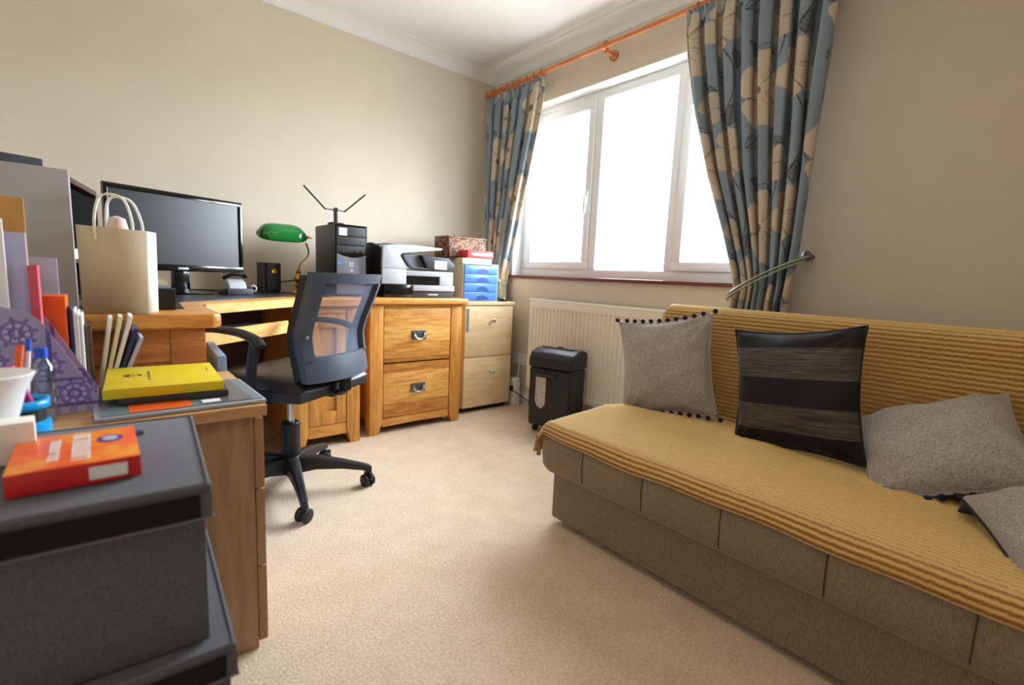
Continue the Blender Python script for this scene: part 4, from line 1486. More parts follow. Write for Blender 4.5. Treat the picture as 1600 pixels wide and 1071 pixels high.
bm = NB(); lathe(bm, [(0.020, 0), (0.022, 0.004), (0.010, 0.010), (0.006, 0.012)], (0, 0, 0), 20); obj('foot', bm, M['black'], t)
bm = NB(); bmesh.ops.create_uvsphere(bm, u_segments=20, v_segments=12, radius=0.019); bmesh.ops.translate(bm, vec=(0, 0, 0.028), verts=bm.verts[:]); h = obj('camera_ball', bm, M['silver'], t, 80)
bm = NB(); lathe(bm, [(0.009, -0.017), (0.009, -0.021), (0.005, -0.022)], (0, 0, 0.028), 16, 'y'); obj('lens', bm, M['black_gloss'], h)
single('computer_mouse', (lambda b: (bmesh.ops.create_uvsphere(b, u_segments=22, v_segments=12, radius=1), bmesh.ops.scale(b, vec=(0.042, 0.030, 0.019), verts=b.verts[:]), bmesh.ops.translate(b, vec=(0, 0, 0.014), verts=b.verts[:]), [setattr(v.co, 'z', max(0, v.co.z)) for v in b.verts], b)[-1])(NB()), M['black_gloss'],
       'black computer mouse at the foot of the brass lamp', 'mouse', (0.815, 2.665, DT + 0.002), (0, 0, R(10)))

# banker's lamp
LX, LY = 0.822, 2.80
t = thing('bankers_lamp', "brass banker's lamp with a green glass shade", 'lamp', (LX, LY, DT + 0.001))
bm = NB()
prof = [(0.045, 0), (0.047, 0.006), (0.043, 0.010), (0.030, 0.014), (0.014, 0.020), (0.010, 0.030), (0.017, 0.038), (0.019, 0.046), (0.010, 0.054), (0.013, 0.064), (0.021, 0.076), (0.022, 0.088), (0.012, 0.100), (0.009, 0.112), (0.015, 0.120), (0.009, 0.128), (0.005, 0.134)]
lathe(bm, [(r, DT + 0.001 + h) for r, h in prof], (LX, LY, 0), 26)
obj('base', bm, M['brass'], t, 50)
bm = NB()
tube(bm, smooth_path([(LX, LY, 0.91), (LX + 0.018, LY, 0.955), (LX + 0.045, LY - 0.01, 0.985), (LX + 0.050, LY - 0.015, 1.02), (LX + 0.035, LY - 0.02, 1.06)], 8), 0.0045, 10)
obj('arm', bm, M['brass'], t)
# shade: half-barrel with rounded ends, axis a little off east-west
SHC = Vector((0.735, 2.775, 1.082))
bm = NB()
nu, nv = 26, 15
sa = R(-4)
vs = []
for j in range(nv):
    ph = math.pi * (-0.06 + 1.12 * j / (nv - 1))
    row = []
    for i in range(nu):
        a = -1 + 2 * i / (nu - 1)
        rr_ = 0.063 * max(0.12, (1 - abs(a) ** 4.0)) ** 0.5
        x = 0.118 * a
        y = -rr_ * math.cos(ph) * 1.05
        z = rr_ * math.sin(ph) * 1.08 + (-0.020 if False else 0)
        v = Vector((x, y, z))
        v = Matrix.Rotation(sa, 3, 'Z') @ (Matrix.Rotation(R(14), 3, 'X') @ v)
        row.append(bm.verts.new(SHC + v))
    vs.append(row)
for j in range(nv - 1):
    for i in range(nu - 1):
        bm.faces.new((vs[j][i], vs[j][i + 1], vs[j + 1][i + 1], vs[j + 1][i]))
sh = obj('lamp_shade', bm, M['green_glass'], t, 80)
sm = sh.modifiers.new('glass_wall', 'SOLIDIFY'); sm.thickness = 0.004
bm = NB(); tube(bm, [SHC + Vector((0.095, -0.01, 0.012)), SHC + Vector((0.150, -0.018, 0.004))], 0.0035, 8); lathe(bm, [(0.008, -0.006), (0.009, 0), (0.008, 0.006)], tuple(SHC + Vector((0.125, -0.014, 0.008))), 12, 'x'); obj('pull_stem', bm, M['brass'], t)
bm = NB(); tube(bm, [SHC + Vector((-0.06, 0, 0.018)), SHC + Vector((0.10, -0.01, 0.012))], 0.012, 10); obj('bulb_holder', bm, M['brass'], t)
# lamp cable along the wall
single('lamp_cable', (lambda b: (tube(b, smooth_path([(0.30, 2.98, 0.787), (0.50, 2.94, 0.789), (0.66, 3.00, 0.81), (0.78, 3.02, 0.835), (0.92, 3.02, 0.86), (1.0, 3.03, 0.88)], 8), 0.004, 6), b)[-1])(NB()), M['black'], 'black cable draped along the wall behind the green lamp', 'cable')
t = thing('external_drive', 'small flat black box standing beside the brass lamp', 'drive', (0.905, 2.76, DT + 0.002), 0)
part_box('casing', M['black'], t, 0.885, 0.935, 2.70, 2.83, DT + 0.002, DT + 0.058, bev=0.004)
part_box('front_light', M['silver'], t, 0.905, 0.912, 2.698, 2.700, DT + 0.03, DT + 0.036)

# computer tower
TX0, TX1, TY0, TY1, TZ0, TZ1 = 0.957, 1.138, 2.62, 2.93, DT + 0.002, 1.168
t = thing('computer_tower', 'black desktop computer tower with grey front beside the printer', 'computer', ((TX0 + TX1) / 2, TY0, TZ0))
part_box('case', M['black'], t, TX0, TX1, TY0 + 0.012, TY1, TZ0, TZ1, bev=0.008, seg=3)
bm = NB(); bx(bm, TX0, TX1, TY0, TY0 + 0.0117, TZ0, TZ1, bev=0.006, seg=3); fr = obj('front_frame', bm, M['black_gloss'], t)
part_box('drive_bay_cover', M['dark_grey'], fr, TX0 + 0.010, TX1 - 0.008, TY0 - 0.003, TY0 + 0.001, TZ1 - 0.062, TZ1 - 0.012, bev=0.001)
part_box('drive_bay_cover', M['dark_grey'], fr, TX0 + 0.010, TX1 - 0.008, TY0 - 0.003, TY0 + 0.001, TZ1 - 0.108, TZ1 - 0.066, bev=0.001)
part_box('white_sticker', M['paper'], fr, TX0 + 0.022, TX0 + 0.066, TY0 - 0.0036, TY0 - 0.0028, TZ1 - 0.060, TZ1 - 0.020)
bm = NB(); prism(bm, [(TX0 + 0.010, TZ0 + 0.01), (TX1 - 0.010, TZ0 + 0.01), (TX1 - 0.010, TZ1 - 0.160), (TX1 - 0.04, TZ1 - 0.172), (1.05, TZ1 - 0.178), (TX0 + 0.04, TZ1 - 0.168), (TX0 + 0.010, TZ1 - 0.155)], 'y', TY0 - 0.005, TY0 + 0.002, bev=0.001); lp = obj('lower_front_panel', bm, M['grey_mid'], fr)
bm = NB(); bx(bm, TX0 + 0.010, TX1 - 0.010, TY0 - 0.002, TY0 + 0.001, TZ1 - 0.152, TZ1 - 0.112, bev=0.001); obj('port_recess', bm, M['dark_grey'], fr)
for x in (1.075, 1.108):
    bm = NB(); lathe(bm, [(0.006, 0), (0.006, -0.014), (0.004, -0.018)], (x, TY0 - 0.002, TZ1 - 0.143), 12, 'y'); obj('audio_plug', bm, M['chrome'], fr)
bm = NB()
for q, (s1, s2) in enumerate(((-1, 1), (1, 1), (1, -1), (-1, -1))):
    bx(bm, 1.047 + s1 * 0.007 - 0.006, 1.047 + s1 * 0.007 + 0.006, TY0 - 0.0065, TY0 - 0.0048, TZ1 - 0.213 + s2 * 0.007 - 0.006, TZ1 - 0.213 + s2 * 0.007 + 0.006)
obj('logo', bm, M['silver'], lp)
part_box('blue_sticker', M['drawer_blue'], lp, TX0 + 0.014, TX0 + 0.030, TY0 - 0.0058, TY0 - 0.0049, TZ1 - 0.215, TZ1 - 0.197)
bm = NB(); lathe(bm, [(0.008, -0.0075), (0.006, -0.009)], (1.047, TY0 + 0.002, TZ1 - 0.248), 14, 'y'); obj('power_button', bm, M['silver'], lp)

# antenna on the tower
AX, AY = 0.992, 2.70
t = thing('indoor_antenna', 'black indoor aerial with two arms spread in a V on top of the computer', 'antenna', (AX, AY, TZ1))
part_box('foot', M['black'], t, AX - 0.035, AX + 0.035, AY - 0.03, AY + 0.03, TZ1, TZ1 + 0.010, bev=0.003)
bm = NB(); bx(bm, AX - 0.010, AX + 0.010, AY - 0.006, AY + 0.006, TZ1 + 0.010, 1.250, bev=0.003); obj('post', bm, M['black'], t)
bm = NB(); lathe(bm, [(0.012, -0.009), (0.013, 0), (0.012, 0.009)], (AX, AY, 1.247), 16, 'y'); tube(bm, [(AX - 0.058, AY, 1.245), (AX, AY, 1.247), (AX + 0.05, AY, 1.242)], 0.0045, 8, 0.6); obj('crossbar', bm, M['black'], t)
bm = NB(); tube(bm, [(AX - 0.055, AY, 1.244), (AX - 0.168, AY, 1.352)], 0.0058, 8, 0.8); obj('arm', bm, M['black'], t)
bm = NB(); tube(bm, [(AX + 0.048, AY, 1.242), (AX + 0.168, AY, 1.350)], 0.0058, 8, 0.8); obj('arm', bm, M['black'], t)

# printer
t = thing('printer', 'silver and black all-in-one printer on the oak cabinet', 'printer', (1.43, 2.55, 0.7803))
b0 = 0.7803
PXL, PXR, PY0, PY1 = 1.195, 1.665, 2.545, 2.93
part_box('base_tray', M['black'], t, PXL + 0.01, PXR, PY0 + 0.02, PY1 - .02, b0, b0 + 0.062, bev=0.006)
bm = NB(); bx(bm, PXL + 0.01, PXL + 0.185, PY0 - 0.004, PY0 + 0.0195, b0, b0 + 0.075, bev=0.006); obj('gloss_corner', bm, M['black_gloss'], t)
bm = NB(); bx(bm, PXL + 0.187, PXR, PY0 - 0.004, PY0 + 0.0195, b0, b0 + 0.040, bev=0.003); tr = obj('paper_tray', bm, M['dark_grey'], t)
bm = NB(); bx(bm, PXL + 0.29, PXL + 0.36, PY0 - 0.008, PY0 - 0.0035, b0 + 0.014, b0 + 0.024, bev=0.002); obj('tray_handle', bm, M['silver'], tr)
part_box('output_ledge', M['silver'], t, PXL + 0.187, PXR, PY0 - 0.02, PY0 + 0.0195, b0 + 0.041, b0 + 0.074, bev=0.004)
# black flank and rear mass
bm = NB(); prism(bm, [(PY0 + 0.02, b0 + 0.063), (PY0 + 0.02, 1.055), (PY0 + 0.06, 1.072), (PY0 + 0.16, 1.090), (PY1 - 0.05, 1.085), (PY1, 1.05), (PY1, b0 + 0.063)], 'x', PXL - 0.004, PXL + 0.02, bev=0.006); obj('side_cover', bm, M['black'], t)
part_box('body', M['black'], t, PXL + 0.0205, PXR - 0.01, PY0 + 0.022, PY1, b0 + 0.063, 0.930, bev=0.004)
# silver front with output slot
bm = NB()
bx(bm, PXL, PXL + 0.150, PY0, PY0 + 0.0195, b0 + 0.076, 0.945, bev=0.005)
bx(bm, PXL + 0.150, PXR, PY0, PY0 + 0.0195, 0.908, 0.938, bev=0.003)
bx(bm, PXR - 0.095, PXR, PY0, PY0 + 0.0195, b0 + 0.076, 0.908, bev=0.003)
obj('front_fascia', bm, M['silver'], t)
part_box('output_slot', M['black_gloss'], t, PXL + 0.151, PXR - 0.096, PY0 + 0.010, PY0 + 0.0195, b0 + 0.076, 0.907)
# feeder column and overhanging document tray
bm = NB()
prism(bm, [(PXL, 0.946), (PXL + 0.205, 0.946), (PXL + 0.165, 0.955), (PXL + 0.135, 0.985), (PXL + 0.110, 1.022), (PXL + 0.125, 1.034), (PXL + 0.22, 1.046), (PXL + 0.385, 1.068), (PXL + 0.395, 1.078), (PXL + 0.20, 1.086), (PXL + 0.03, 1.076), (PXL + 0.004, 1.066)], 'y', PY0 + 0.002, PY0 + 0.20, bev=0.003)
obj('document_feeder', bm, M['silver'], t, 25)
bm = NB()
prism(bm, [(PXL + 0.0205, 0.946), (PXL + 0.30, 0.95), (PXL + 0.30, 1.05), (PXL + 0.26, 1.088), (PXL + 0.13, 1.097), (PXL + 0.0205, 1.084)], 'y', PY0 + 0.201, PY1 - 0.02, bev=0.006)
obj('rear_cover', bm, M['black'], t, 25)
bm = NB()
prism(bm, [(PXL + 0.118, 1.020), (PXL + 0.128, 1.026), (PXL + 0.195, 0.958), (PXL + 0.30, 0.954), (PXL + 0.30, 0.947), (PXL + 0.185, 0.949), (PXL + 0.158, 0.960)], 'y', PY0 - 0.004, PY0 + 0.19, bev=0.002)
obj('feeder_trim', bm, M['dark_grey'], t)
bm = NB(); prism(bm, [(PXL + 0.14, 1.014), (PXL + 0.20, 0.960), (PXL + 0.285, 0.957), (PXL + 0.235, 1.034), (PXL + 0.15, 1.028)], 'y', PY0 + 0.03, PY0 + 0.18); obj('scanner_bed', bm, M['grey_mid'], t)
bm = NB(); prism(bm, [(PXL + 0.245, 1.030), (PXL + 0.430, 1.022), (PXL + 0.475, 0.985), (PXL + 0.468, 0.958), (PXL + 0.430, 0.944), (PXL + 0.290, 0.944)], 'y', PY0 - 0.006, PY0 + 0.10, bev=0.005); cp = obj('control_panel', bm, M['dark_grey'], t)
bm = NB(); prism(bm, [(PXL + 0.330, 0.953), (PXL + 0.418, 0.951), (PXL + 0.418, 1.003), (PXL + 0.330, 1.004)], 'y', PY0 - 0.0085, PY0 - 0.0058); obj('display', bm, M['lilac'], cp)
bm = NB(); lathe(bm, [(0.010, 0), (0.009, -0.003)], (PXL + 0.032, PY0 + 0.002, 1.058), 16, 'y'); obj('maker_badge', bm, M['white_plastic'], t)

# ================================================================== ON THE PALE FILING CABINET
FZ = 0.755
t = thing('drawer_tower', 'cream desktop drawer unit with four blue translucent drawers', 'desk organizer', (1.94, 2.62, FZ))
bm = NB()
ux0, ux1, uy0, uy1, uz1 = 1.772, 2.060, 2.595, 2.99, 1.005
bx(bm, ux0, ux0 + 0.006, uy0, uy1, FZ, uz1)
bx(bm, ux1 - 0.006, ux1, uy0, uy1, FZ, uz1)
bx(bm, ux0 + 0.006, ux1 - 0.006, uy0, uy1, uz1 - 0.006, uz1)
bx(bm, ux0 + 0.006, ux1 - 0.006, uy0, uy1, FZ, FZ + 0.006)
bx(bm, ux0 + 0.006, ux1 - 0.006, uy1 - 0.006, uy1, FZ + 0.006, uz1 - 0.006)
obj('shell', bm, M['cream_plastic'], t)
hh = (uz1 - FZ - 0.016) / 4
for k in range(4):
    z0 = FZ + 0.008 + k * hh
    bm = NB(); bx(bm, ux0 + 0.008, ux1 - 0.008, uy0 - 0.008, uy1 - 0.02, z0, z0 + hh - 0.003, bev=0.003)
    dr = obj('drawer', bm, M['drawer_blue'], t)
    bm = NB()
    cx = (ux0 + ux1) / 2 + 0.01
    prism(bm, [(cx - 0.055, z0 + 0.008), (cx + 0.055, z0 + 0.008), (cx + 0.04, z0 + 0.024), (cx + 0.018, z0 + 0.034), (cx - 0.018, z0 + 0.034), (cx - 0.04, z0 + 0.024)], 'y', uy0 - 0.0095, uy0 - 0.0078)
    obj('finger_scoop', bm, M['drawer_blue_dark'], dr)
single('card_box', (lambda b: (bx(b, -0.10, 0.10, 0, 0.30, 0, 0.036, bev=0.002), bx(b, -0.006, 0.006, -0.001, 0.0, 0.014, 0.020, mat=1), b)[-1])(NB()), M['bag_white'], 'flat white card box on top of the blue drawers', 'box', (1.935, 2.64, uz1), (0, 0, 0), mats=[M['bag_white'], M['grey_mid']])
t = thing('ream_packet', 'red wrapped packet lying on the white card box', 'packet', (1.93, 2.645, uz1 + 0.036))
bm = NB(); bx(bm, 1.832, 2.045, 2.635, 2.745, uz1 + 0.036, uz1 + 0.086, bev=0.006, seg=3); rp = obj('wrapper', bm, M['red'], t)
bm = NB()
rr_ = random.Random(3)
x = 1.865
while x < 2.02:
    w_ = rr_.uniform(.008, .016)
    bx(bm, x, x + w_, 2.6335, 2.6352, uz1 + 0.050 + rr_.uniform(0, .006), uz1 + 0.070, bev=0)
    x += w_ + 0.005
obj('printed_marks', bm, M['bag_white'], t)
t = thing('wicker_basket', 'dark brown woven seagrass basket with clear-wrapped top, behind the red packet', 'basket', (1.92, 2.88, uz1 + 0.0365))
bm = NB()
k0 = uz1 + 0.0365
prism(bm, [(1.765, 2.762), (2.075, 2.762), (2.085, 2.93), (1.755, 2.93)], 'z', k0, k0 + 0.135, bev=0.010, seg=3)
obj('woven_body', bm, M['wicker'], t)
bm = NB(); bx(bm, 1.757, 2.083, 2.757, 2.933, k0 + 0.128, k0 + 0.142, bev=0.005); obj('rim', bm, M['wicker'], t)
bm = NB(); grid(bm, 14, 10, lambda u, v: (1.79 + 0.26 * u, 2.78 + 0.13 * v, k0 + 0.143 + 0.012 * math.sin(math.pi * u) * math.sin(math.pi * v) + 0.002 * math.sin(17 * u + 9 * v))); obj('wrapped_contents', bm, M['clear'], t)
single('seed_packet', (lambda b: (bx(b, -0.028, 0.028, -0.02, 0.02, 0, 0.030, bev=0.008, seg=3), b)[-1])(NB()), plain('pale_green_wrap', (206, 214, 150), 0.5), 'small pale green packet left of the white card box', 'packet', (1.802, 2.63, uz1))
t = thing('glass_ornament', 'clear glass vase on a black disc near the window sill', 'vase', (2.135, 2.64, FZ))
bm = NB(); lathe(bm, [(0.042, FZ), (0.044, FZ + 0.004), (0.044, FZ + 0.018), (0.040, FZ + 0.022)], (2.135, 2.64, 0), 28); obj('disc_base', bm, M['black_gloss'], t)
bm = NB(); lathe(bm, [(0.026, FZ + 0.0225), (0.030, FZ + 0.05), (0.026, FZ + 0.08), (0.029, FZ + 0.11), (0.023, FZ + 0.14), (0.030, FZ + 0.155)], (2.135, 2.64, 0), 24); obj('glass_body', bm, M['clear'], t)

# ================================================================== ON THE LEFT WING
# cream paper carrier bag with twisted handles
t = thing('carrier_bag', 'cream paper carrier bag with looped handles on the desk wing', 'bag', (0.036, 1.672, DT + 0.001), R(-21), frame='own')
bw, bd, bh = 0.071, 0.038, 0.220
bm = NB()
bot = [(-bw, -bd), (bw, -bd), (bw, bd), (-bw, bd)]
lo = [bm.verts.new((x, y, 0)) for x, y in bot]
hi = [bm.verts.new((x * 1.06, y * 0.9, bh + (0.004 if x < 0 else -0.002))) for x, y in bot]
bm.faces.new(lo[::-1])
fcs = [bm.faces.new((lo[i], lo[(i + 1) % 4], hi[(i + 1) % 4], hi[i])) for i in range(4)]
fcs[1].material_index = 1  # right side painted white: the light it catches is put into its colour
bb = obj('bag_body', bm, None, t, 20, mats=[M['bag'], M['bag_white']])
mm = bb.modifiers.new('paper', 'SOLIDIFY'); mm.thickness = 0.0015
for y in (-bd * 0.9, bd * 0.85):
    bm = NB(); tube(bm, smooth_path([(-0.034, y, bh - 0.03), (-0.036, y, bh + 0.02), (-0.026, y * .8, bh + 0.075), (0.0, y * .75, bh + 0.086), (0.028, y * .8, bh + 0.072), (0.044, y, bh + 0.02), (0.044, y, bh - 0.03)], 7), 0.0035, 8); obj('handle', bm, M['bag_white'], t)
bm = NB(); lathe(bm, [(0.020, bh - 0.05), (0.024, bh), (0.018, bh + 0.028), (0.004, bh + 0.034)], (0.0, 0.0, 0), 16); obj('tissue_wrap', bm, plain('pinkish_tissue', (226, 206, 196), 0.9), t)

# small black box with notes right of the bag
t = thing('note_box', 'small black box holding folded notes beside the carrier bag', 'box', (0.13, 1.78, DT + 0.001), R(-5), frame='own')
bm = NB(); bx(bm, -0.036, 0.036, -0.035, 0.035, 0, 0.062, bev=0.003); obj('box', bm, M['black'], t)
bm = NB(); prism(bm, [(-0.030, 0.0625), (0.012, 0.0625), (0.018, 0.082), (-0.022, 0.098), (-0.034, 0.080)], 'y', -0.012, -0.010); obj('folded_note', bm, M['yellow_page'], t)
bm = NB(); bx(bm, -0.020, 0.020, -0.03, -0.014, 0.0625, 0.072, bev=0.002); obj('blue_clip', bm, M['pale_blue'], t)
bm = NB(); prism(bm, [(-0.035, 0.0625), (-0.010, 0.0625), (-0.018, 0.115), (-0.030, 0.130)], 'y', 0.004, 0.006); obj('white_note', bm, M['paper'], t)

# grey cabinet end and dark open shelf behind it
t = thing('grey_file_cupboard', 'plain grey cupboard end standing on the desk wing, left edge', 'cupboard', (-0.25, 1.75, DT + 0.001))
part_box('door_panel', M['panel_grey'], t, X0 + 0.03, -0.053, 1.665, 1.683, DT + 0.002, 1.137, bev=0.002)
part_box('carcass', M['panel_grey'], t, X0 + 0.03, -0.055, 1.6835, 1.80, DT + 0.002, 1.135, bev=0.002)
single('black_folder', (lambda b: (bx(b, -0.15, 0.15, -0.06, 0.06, 0, 0.028, bev=0.004), b)[-1])(NB()), M['dark_grey'], 'flat black folder lying on top of the grey cupboard', 'folder', (-0.262, 1.745, 1.1372), (0, 0, R(20)))
t = thing('open_shelf_unit', 'dark brown open shelf unit behind the grey cupboard', 'shelf unit', (-0.075, 1.84, DT + 0.001), R(-9.5), frame='own')
# own frame: open side faces +X, runs back along +Y from its near corner at the origin
sd, sl, shh = 0.22, 0.44, 0.372
bm = NB()
bx(bm, -sd, 0, 0, 0.014, 0, shh, bev=0.001); obj('end_board', bm, M['walnut'], t)
bm = NB(); bx(bm, -sd, 0, sl - 0.014, sl, 0, shh, bev=0.001); obj('end_board', bm, M['walnut'], t)
bm = NB(); bx(bm, -sd, 0.001, 0.0145, sl - 0.0145, shh - 0.016, shh, bev=0.001); obj('top_board', bm, M['walnut'], t)
bm = NB(); bx(bm, -sd, 0, 0.0145, sl - 0.0145, 0, 0.014, bev=0.001); obj('bottom_board', bm, M['walnut'], t)
bm = NB(); bx(bm, -sd, -0.002, 0.0145, sl - 0.0145, 0.125, 0.137); obj('shelf', bm, M['walnut'], t)
bm = NB(); bx(bm, -sd - 0.006, -sd - 0.001, 0, sl, 0, shh); obj('back_board', bm, M['matte_black'], t)
single('box_file', (lambda b: (bx(b, -0.075, 0.075, -0.16, 0.16, 0, 0.17, bev=0.003), b)[-1])(NB()), M['matte_black'], 'black box file on the white paper stack in the dark shelf unit', 'file', (-0.108, 2.08, DT + 0.001 + 0.1680), (0, 0, R(-9.5)))
single('paper_stack', (lambda b: ([bx(b, -0.08 + .002 * math.sin(i * 3), 0.08 + .002 * math.sin(i * 5), -0.15, 0.15, i * .006, i * .006 + .0052) for i in range(5)], b)[-1])(NB()), M['paper'], 'stack of white paper on the middle board of the dark shelf unit', 'paper stack', (-0.118, 2.08, DT + 0.001 + 0.1375), (0, 0, R(-9.5)))

# ================================================================== ON THE NEAR BEECH CHEST
BZ = 0.609
# patterned magazine file with a slanted side
mf_y0, mf_y1 = 1.285, 1.385
t = thing('magazine_file', 'purple patterned magazine file with a slanted side', 'magazine file', (-0.12, 1.33, BZ + 0.001))


def mandala_sheet(bm, pts_fn, nu, nv):
    grid(bm, nu, nv, pts_fn)


def painted(name, nu, nv, fn, col_fn, mat, parent, thick):
    """a sheet whose printed colours are given per vertex"""
    bm = NB(); grid(bm, nu, nv, fn)
    if ORG.get(parent.name) is not None:
        bm.transform(ORG[parent.name].inverted())
    me = bpy.data.meshes.new(name)
    bm.to_mesh(me); bm.free()
    at = me.color_attributes.new('print', 'FLOAT_COLOR', 'POINT')
    cols = []
    for j in range(nv):
        for i in range(nu):
            c = srgb(*col_fn(i / (nu - 1), j / (nv - 1)))
            cols += list(c)
    at.data.foreach_set('color', cols)
    me.materials.append(mat)
    o = bpy.data.objects.new(name, me); COL.objects.link(o); o.parent = parent; ORG[o.name] = ORG.get(parent.name)
    if thick:
        m = o.modifiers.new('thickness', 'SOLIDIFY'); m.thickness = thick
    return o


def purple_col(u, v):
    x, y = u * 0.26, v * 0.2
    base = (166, 162, 200)
    out = base
    for cx, cy in ((0.155, 0.040), (0.06, 0.035), (0.225, 0.040), (0.11, 0.11), (0.185, 0.10), (0.04, 0.13), (0.15, 0.165), (0.08, 0.18)):
        r = math.hypot(x - cx, y - cy)
        if r < 0.030:
            k = int(r / 0.006)
            out = ((190, 178, 222), (112, 104, 176), (200, 190, 228), (124, 116, 184), (176, 166, 214))[min(4, k)]
            if math.sin(math.atan2(y - cy, x - cx) * 8) > 0.6 and k % 2 == 0:
                out = (108, 100, 170)
    if abs(y - 0.018) < 0.003 or abs(y - 0.070) < 0.0028 or abs(x - 0.193) < 0.003:
        out = (96, 88, 158)
    if y < 0.014:
        out = (190, 184, 208) if (int(x / 0.012) % 2) else (160, 148, 190)
    return out


def slant_top(x):
    return float(np.interp(x, [-0.30, -0.115, -0.095, -0.020], [0.262, 0.205, 0.185, 0.030]))


for y, nm in ((mf_y0, 'front_side'), (mf_y1, 'rear_side')):
    painted(nm, 150, 60, lambda u, v, y=y: (-0.28 + 0.26 * u, y, BZ + 0.001 + v * slant_top(-0.28 + 0.26 * u)), lambda u, v: purple_col(u, v * slant_top(-0.28 + 0.26 * u) / 0.2), M['purple_print'], t, 0.002)
part_box('base', M['lilac'], t, -0.28, -0.020, mf_y0 + 0.001, mf_y1 - 0.003, BZ + 0.001, BZ + 0.003)
part_box('low_end', M['lilac'], t, -0.022, -0.020, mf_y0 + 0.001, mf_y1 - 0.003, BZ + 0.003, BZ + 0.030)
# contents standing in it and behind it


def slab(name, label, cat, mat, x0, x1, y0, y1, h, z=BZ + 0.0035, rot=(0, 0, 0), group=None, edge=None, bev=0.001):
    cx, cy = (x0 + x1) / 2, (y0 + y1) / 2
    bm = NB(); bx(bm, x0 - cx, x1 - cx, y0 - cy, y1 - cy, 0, h, bev=bev)
    mats = [mat]
    if edge is not None:
        bx(bm, x0 - cx + .002, x1 - cx + .001, y0 - cy + .003, y1 - cy - .003, h - 0.001, h + 0.0005, mat=1)
        mats = [mat, edge]
    return single(name, bm, mats[0], label, cat, (cx, cy, z), rot, group, mats=mats)


slab('plastic_wallet', 'tall lilac plastic wallet, highest of the papers at the left edge', 'document wallet', M['lilac'], -0.26, -0.112, 1.345, 1.355, 0.352)
slab('plastic_wallet', 'tall white plastic wallet partly in front of the lilac one', 'document wallet', M['paper'], -0.27, -0.140, 1.325, 1.333, 0.375)
slab('kraft_envelope', 'brown card envelope rising behind the lilac wallet', 'envelope', M['kraft'], -0.26, -0.112, 1.362, 1.368, 0.42)
slab('document_folder', 'pink-red folder standing right of the lilac wallet', 'folder', M['pink'], -0.112, -0.098, 1.335, 1.375, 0.290)
slab('document_folder', 'pale lilac folder leaning behind the pink one', 'folder', M['lilac'], -0.160, -0.080, 1.548, 1.556, 0.308, z=BZ + 0.001)
slab('lever_file', 'bright orange lever arch file standing upright', 'file', M['orange'], -0.102, -0.064, 1.40, 1.50, 0.228, z=BZ + 0.001)
t = thing('letter_bundle', 'bundle of white envelopes standing beside the orange file', 'letters', (-0.05, 1.45, BZ + 0.001))
for k in range(4):
    x = -0.060 + 0.0055 * k
    part_box('envelope', M['paper'] if k != 0 else M['navy'], t, x, x + 0.004, 1.405 + 0.004 * k, 1.52, BZ + 0.001, BZ + 0.205 - 0.006 * k, bev=0.0008)
single('dark_book', (lambda b: (bx(b, -0.005, 0.005, -0.05, 0.05, 0, 0.16, bev=0.002), b)[-1])(NB()), M['walnut'], 'dark brown book behind the white envelopes', 'book', (-0.032, 1.50, BZ + 0.001), (0, 0, 0))
mats_ = [('paper', 'white magazine, first of the leaning magazines from the left', 0.168), ('yellow_page', 'cream-covered magazine, second of the leaning magazines', 0.172), ('paper', 'white magazine with a grey cover, third of the leaning magazines', 0.176), ('navy', 'navy blue magazine, fourth of the leaning magazines', 0.146), ('lilac', 'pale lilac magazine, last of the leaning ones beside the yellow book', 0.125)]
for k, (mm_, lab, h) in enumerate(mats_):
    bm = NB()
    bx(bm, -0.0042, 0.0042, -0.055, 0.045, 0, h * 1.02, bev=0.0008)
    single('magazine', bm, M[mm_], lab, 'magazine', (-0.018 + 0.0098 * k, 1.562 + 0.001 * k, BZ + 0.002), (0, R(9 + 3.0 * k), 0), 'magazines leaning on the chest')

# flat glossy magazines and the yellow book
t = thing('glossy_brochure', 'large glossy brochure in a clear sleeve under the yellow book', 'brochure', (0.12, 1.30, BZ + 0.001), R(1.5), frame='own')
bm = NB(); bx(bm, -0.150, 0.152, -0.118, 0.138, 0, 0.008, bev=0.003, seg=2); pg = obj('sleeve', bm, M['silver'], t)
bm = NB(); bx(bm, -0.140, 0.146, -0.110, 0.132, 0.0082, 0.0098); cv = obj('cover', bm, M['slate'], t)
bm = NB(); bx(bm, 0.035, 0.125, -0.106, 0.130, 0.0099, 0.0106); obj('grey_picture', bm, M['grey_print'], cv)
bm = NB(); bx(bm, -0.095, 0.010, -0.108, -0.02, 0.0099, 0.0108); obj('orange_panel', bm, M['orange'], cv)
bm = NB(); bx(bm, 0.030, 0.065, -0.098, -0.072, 0.0107, 0.0116); obj('white_label', bm, M['paper'], cv)
single('slim_catalogue', (lambda b: (bx(b, -0.10, 0.098, -0.088, 0.09, 0, 0.014, bev=0.002), b)[-1])(NB()), M['dark_grey'], 'dark slim catalogue between the yellow book and the brochure', 'catalogue', (0.115, 1.335, BZ + 0.0128), (0, 0, R(-3)))
t = thing('yellow_book', 'bright yellow hardback book lying on the brochure', 'book', (0.098, 1.378, BZ + 0.0272), R(-2), frame='own')
bw_, bd_ = 0.106, 0.125
bm = NB(); bx(bm, -bw_, bw_, -bd_, bd_, 0.0, 0.003, bev=0.001); bx(bm, -bw_, bw_, -bd_, bd_, 0.018, 0.021, bev=0.001)
bx(bm, -bw_ - 0.001, bw_, -bd_ - 0.002, -bd_ + 0.001, 0.0, 0.021, bev=0.001)
cv = obj('cover', bm, M['yellow'], t)
bm = NB(); bx(bm, -bw_ + .003, bw_ - .003, -bd_ + .0012, bd_ - .004, 0.0031, 0.0179); obj('page_block', bm, M['yellow_page'], t)
bm = NB()
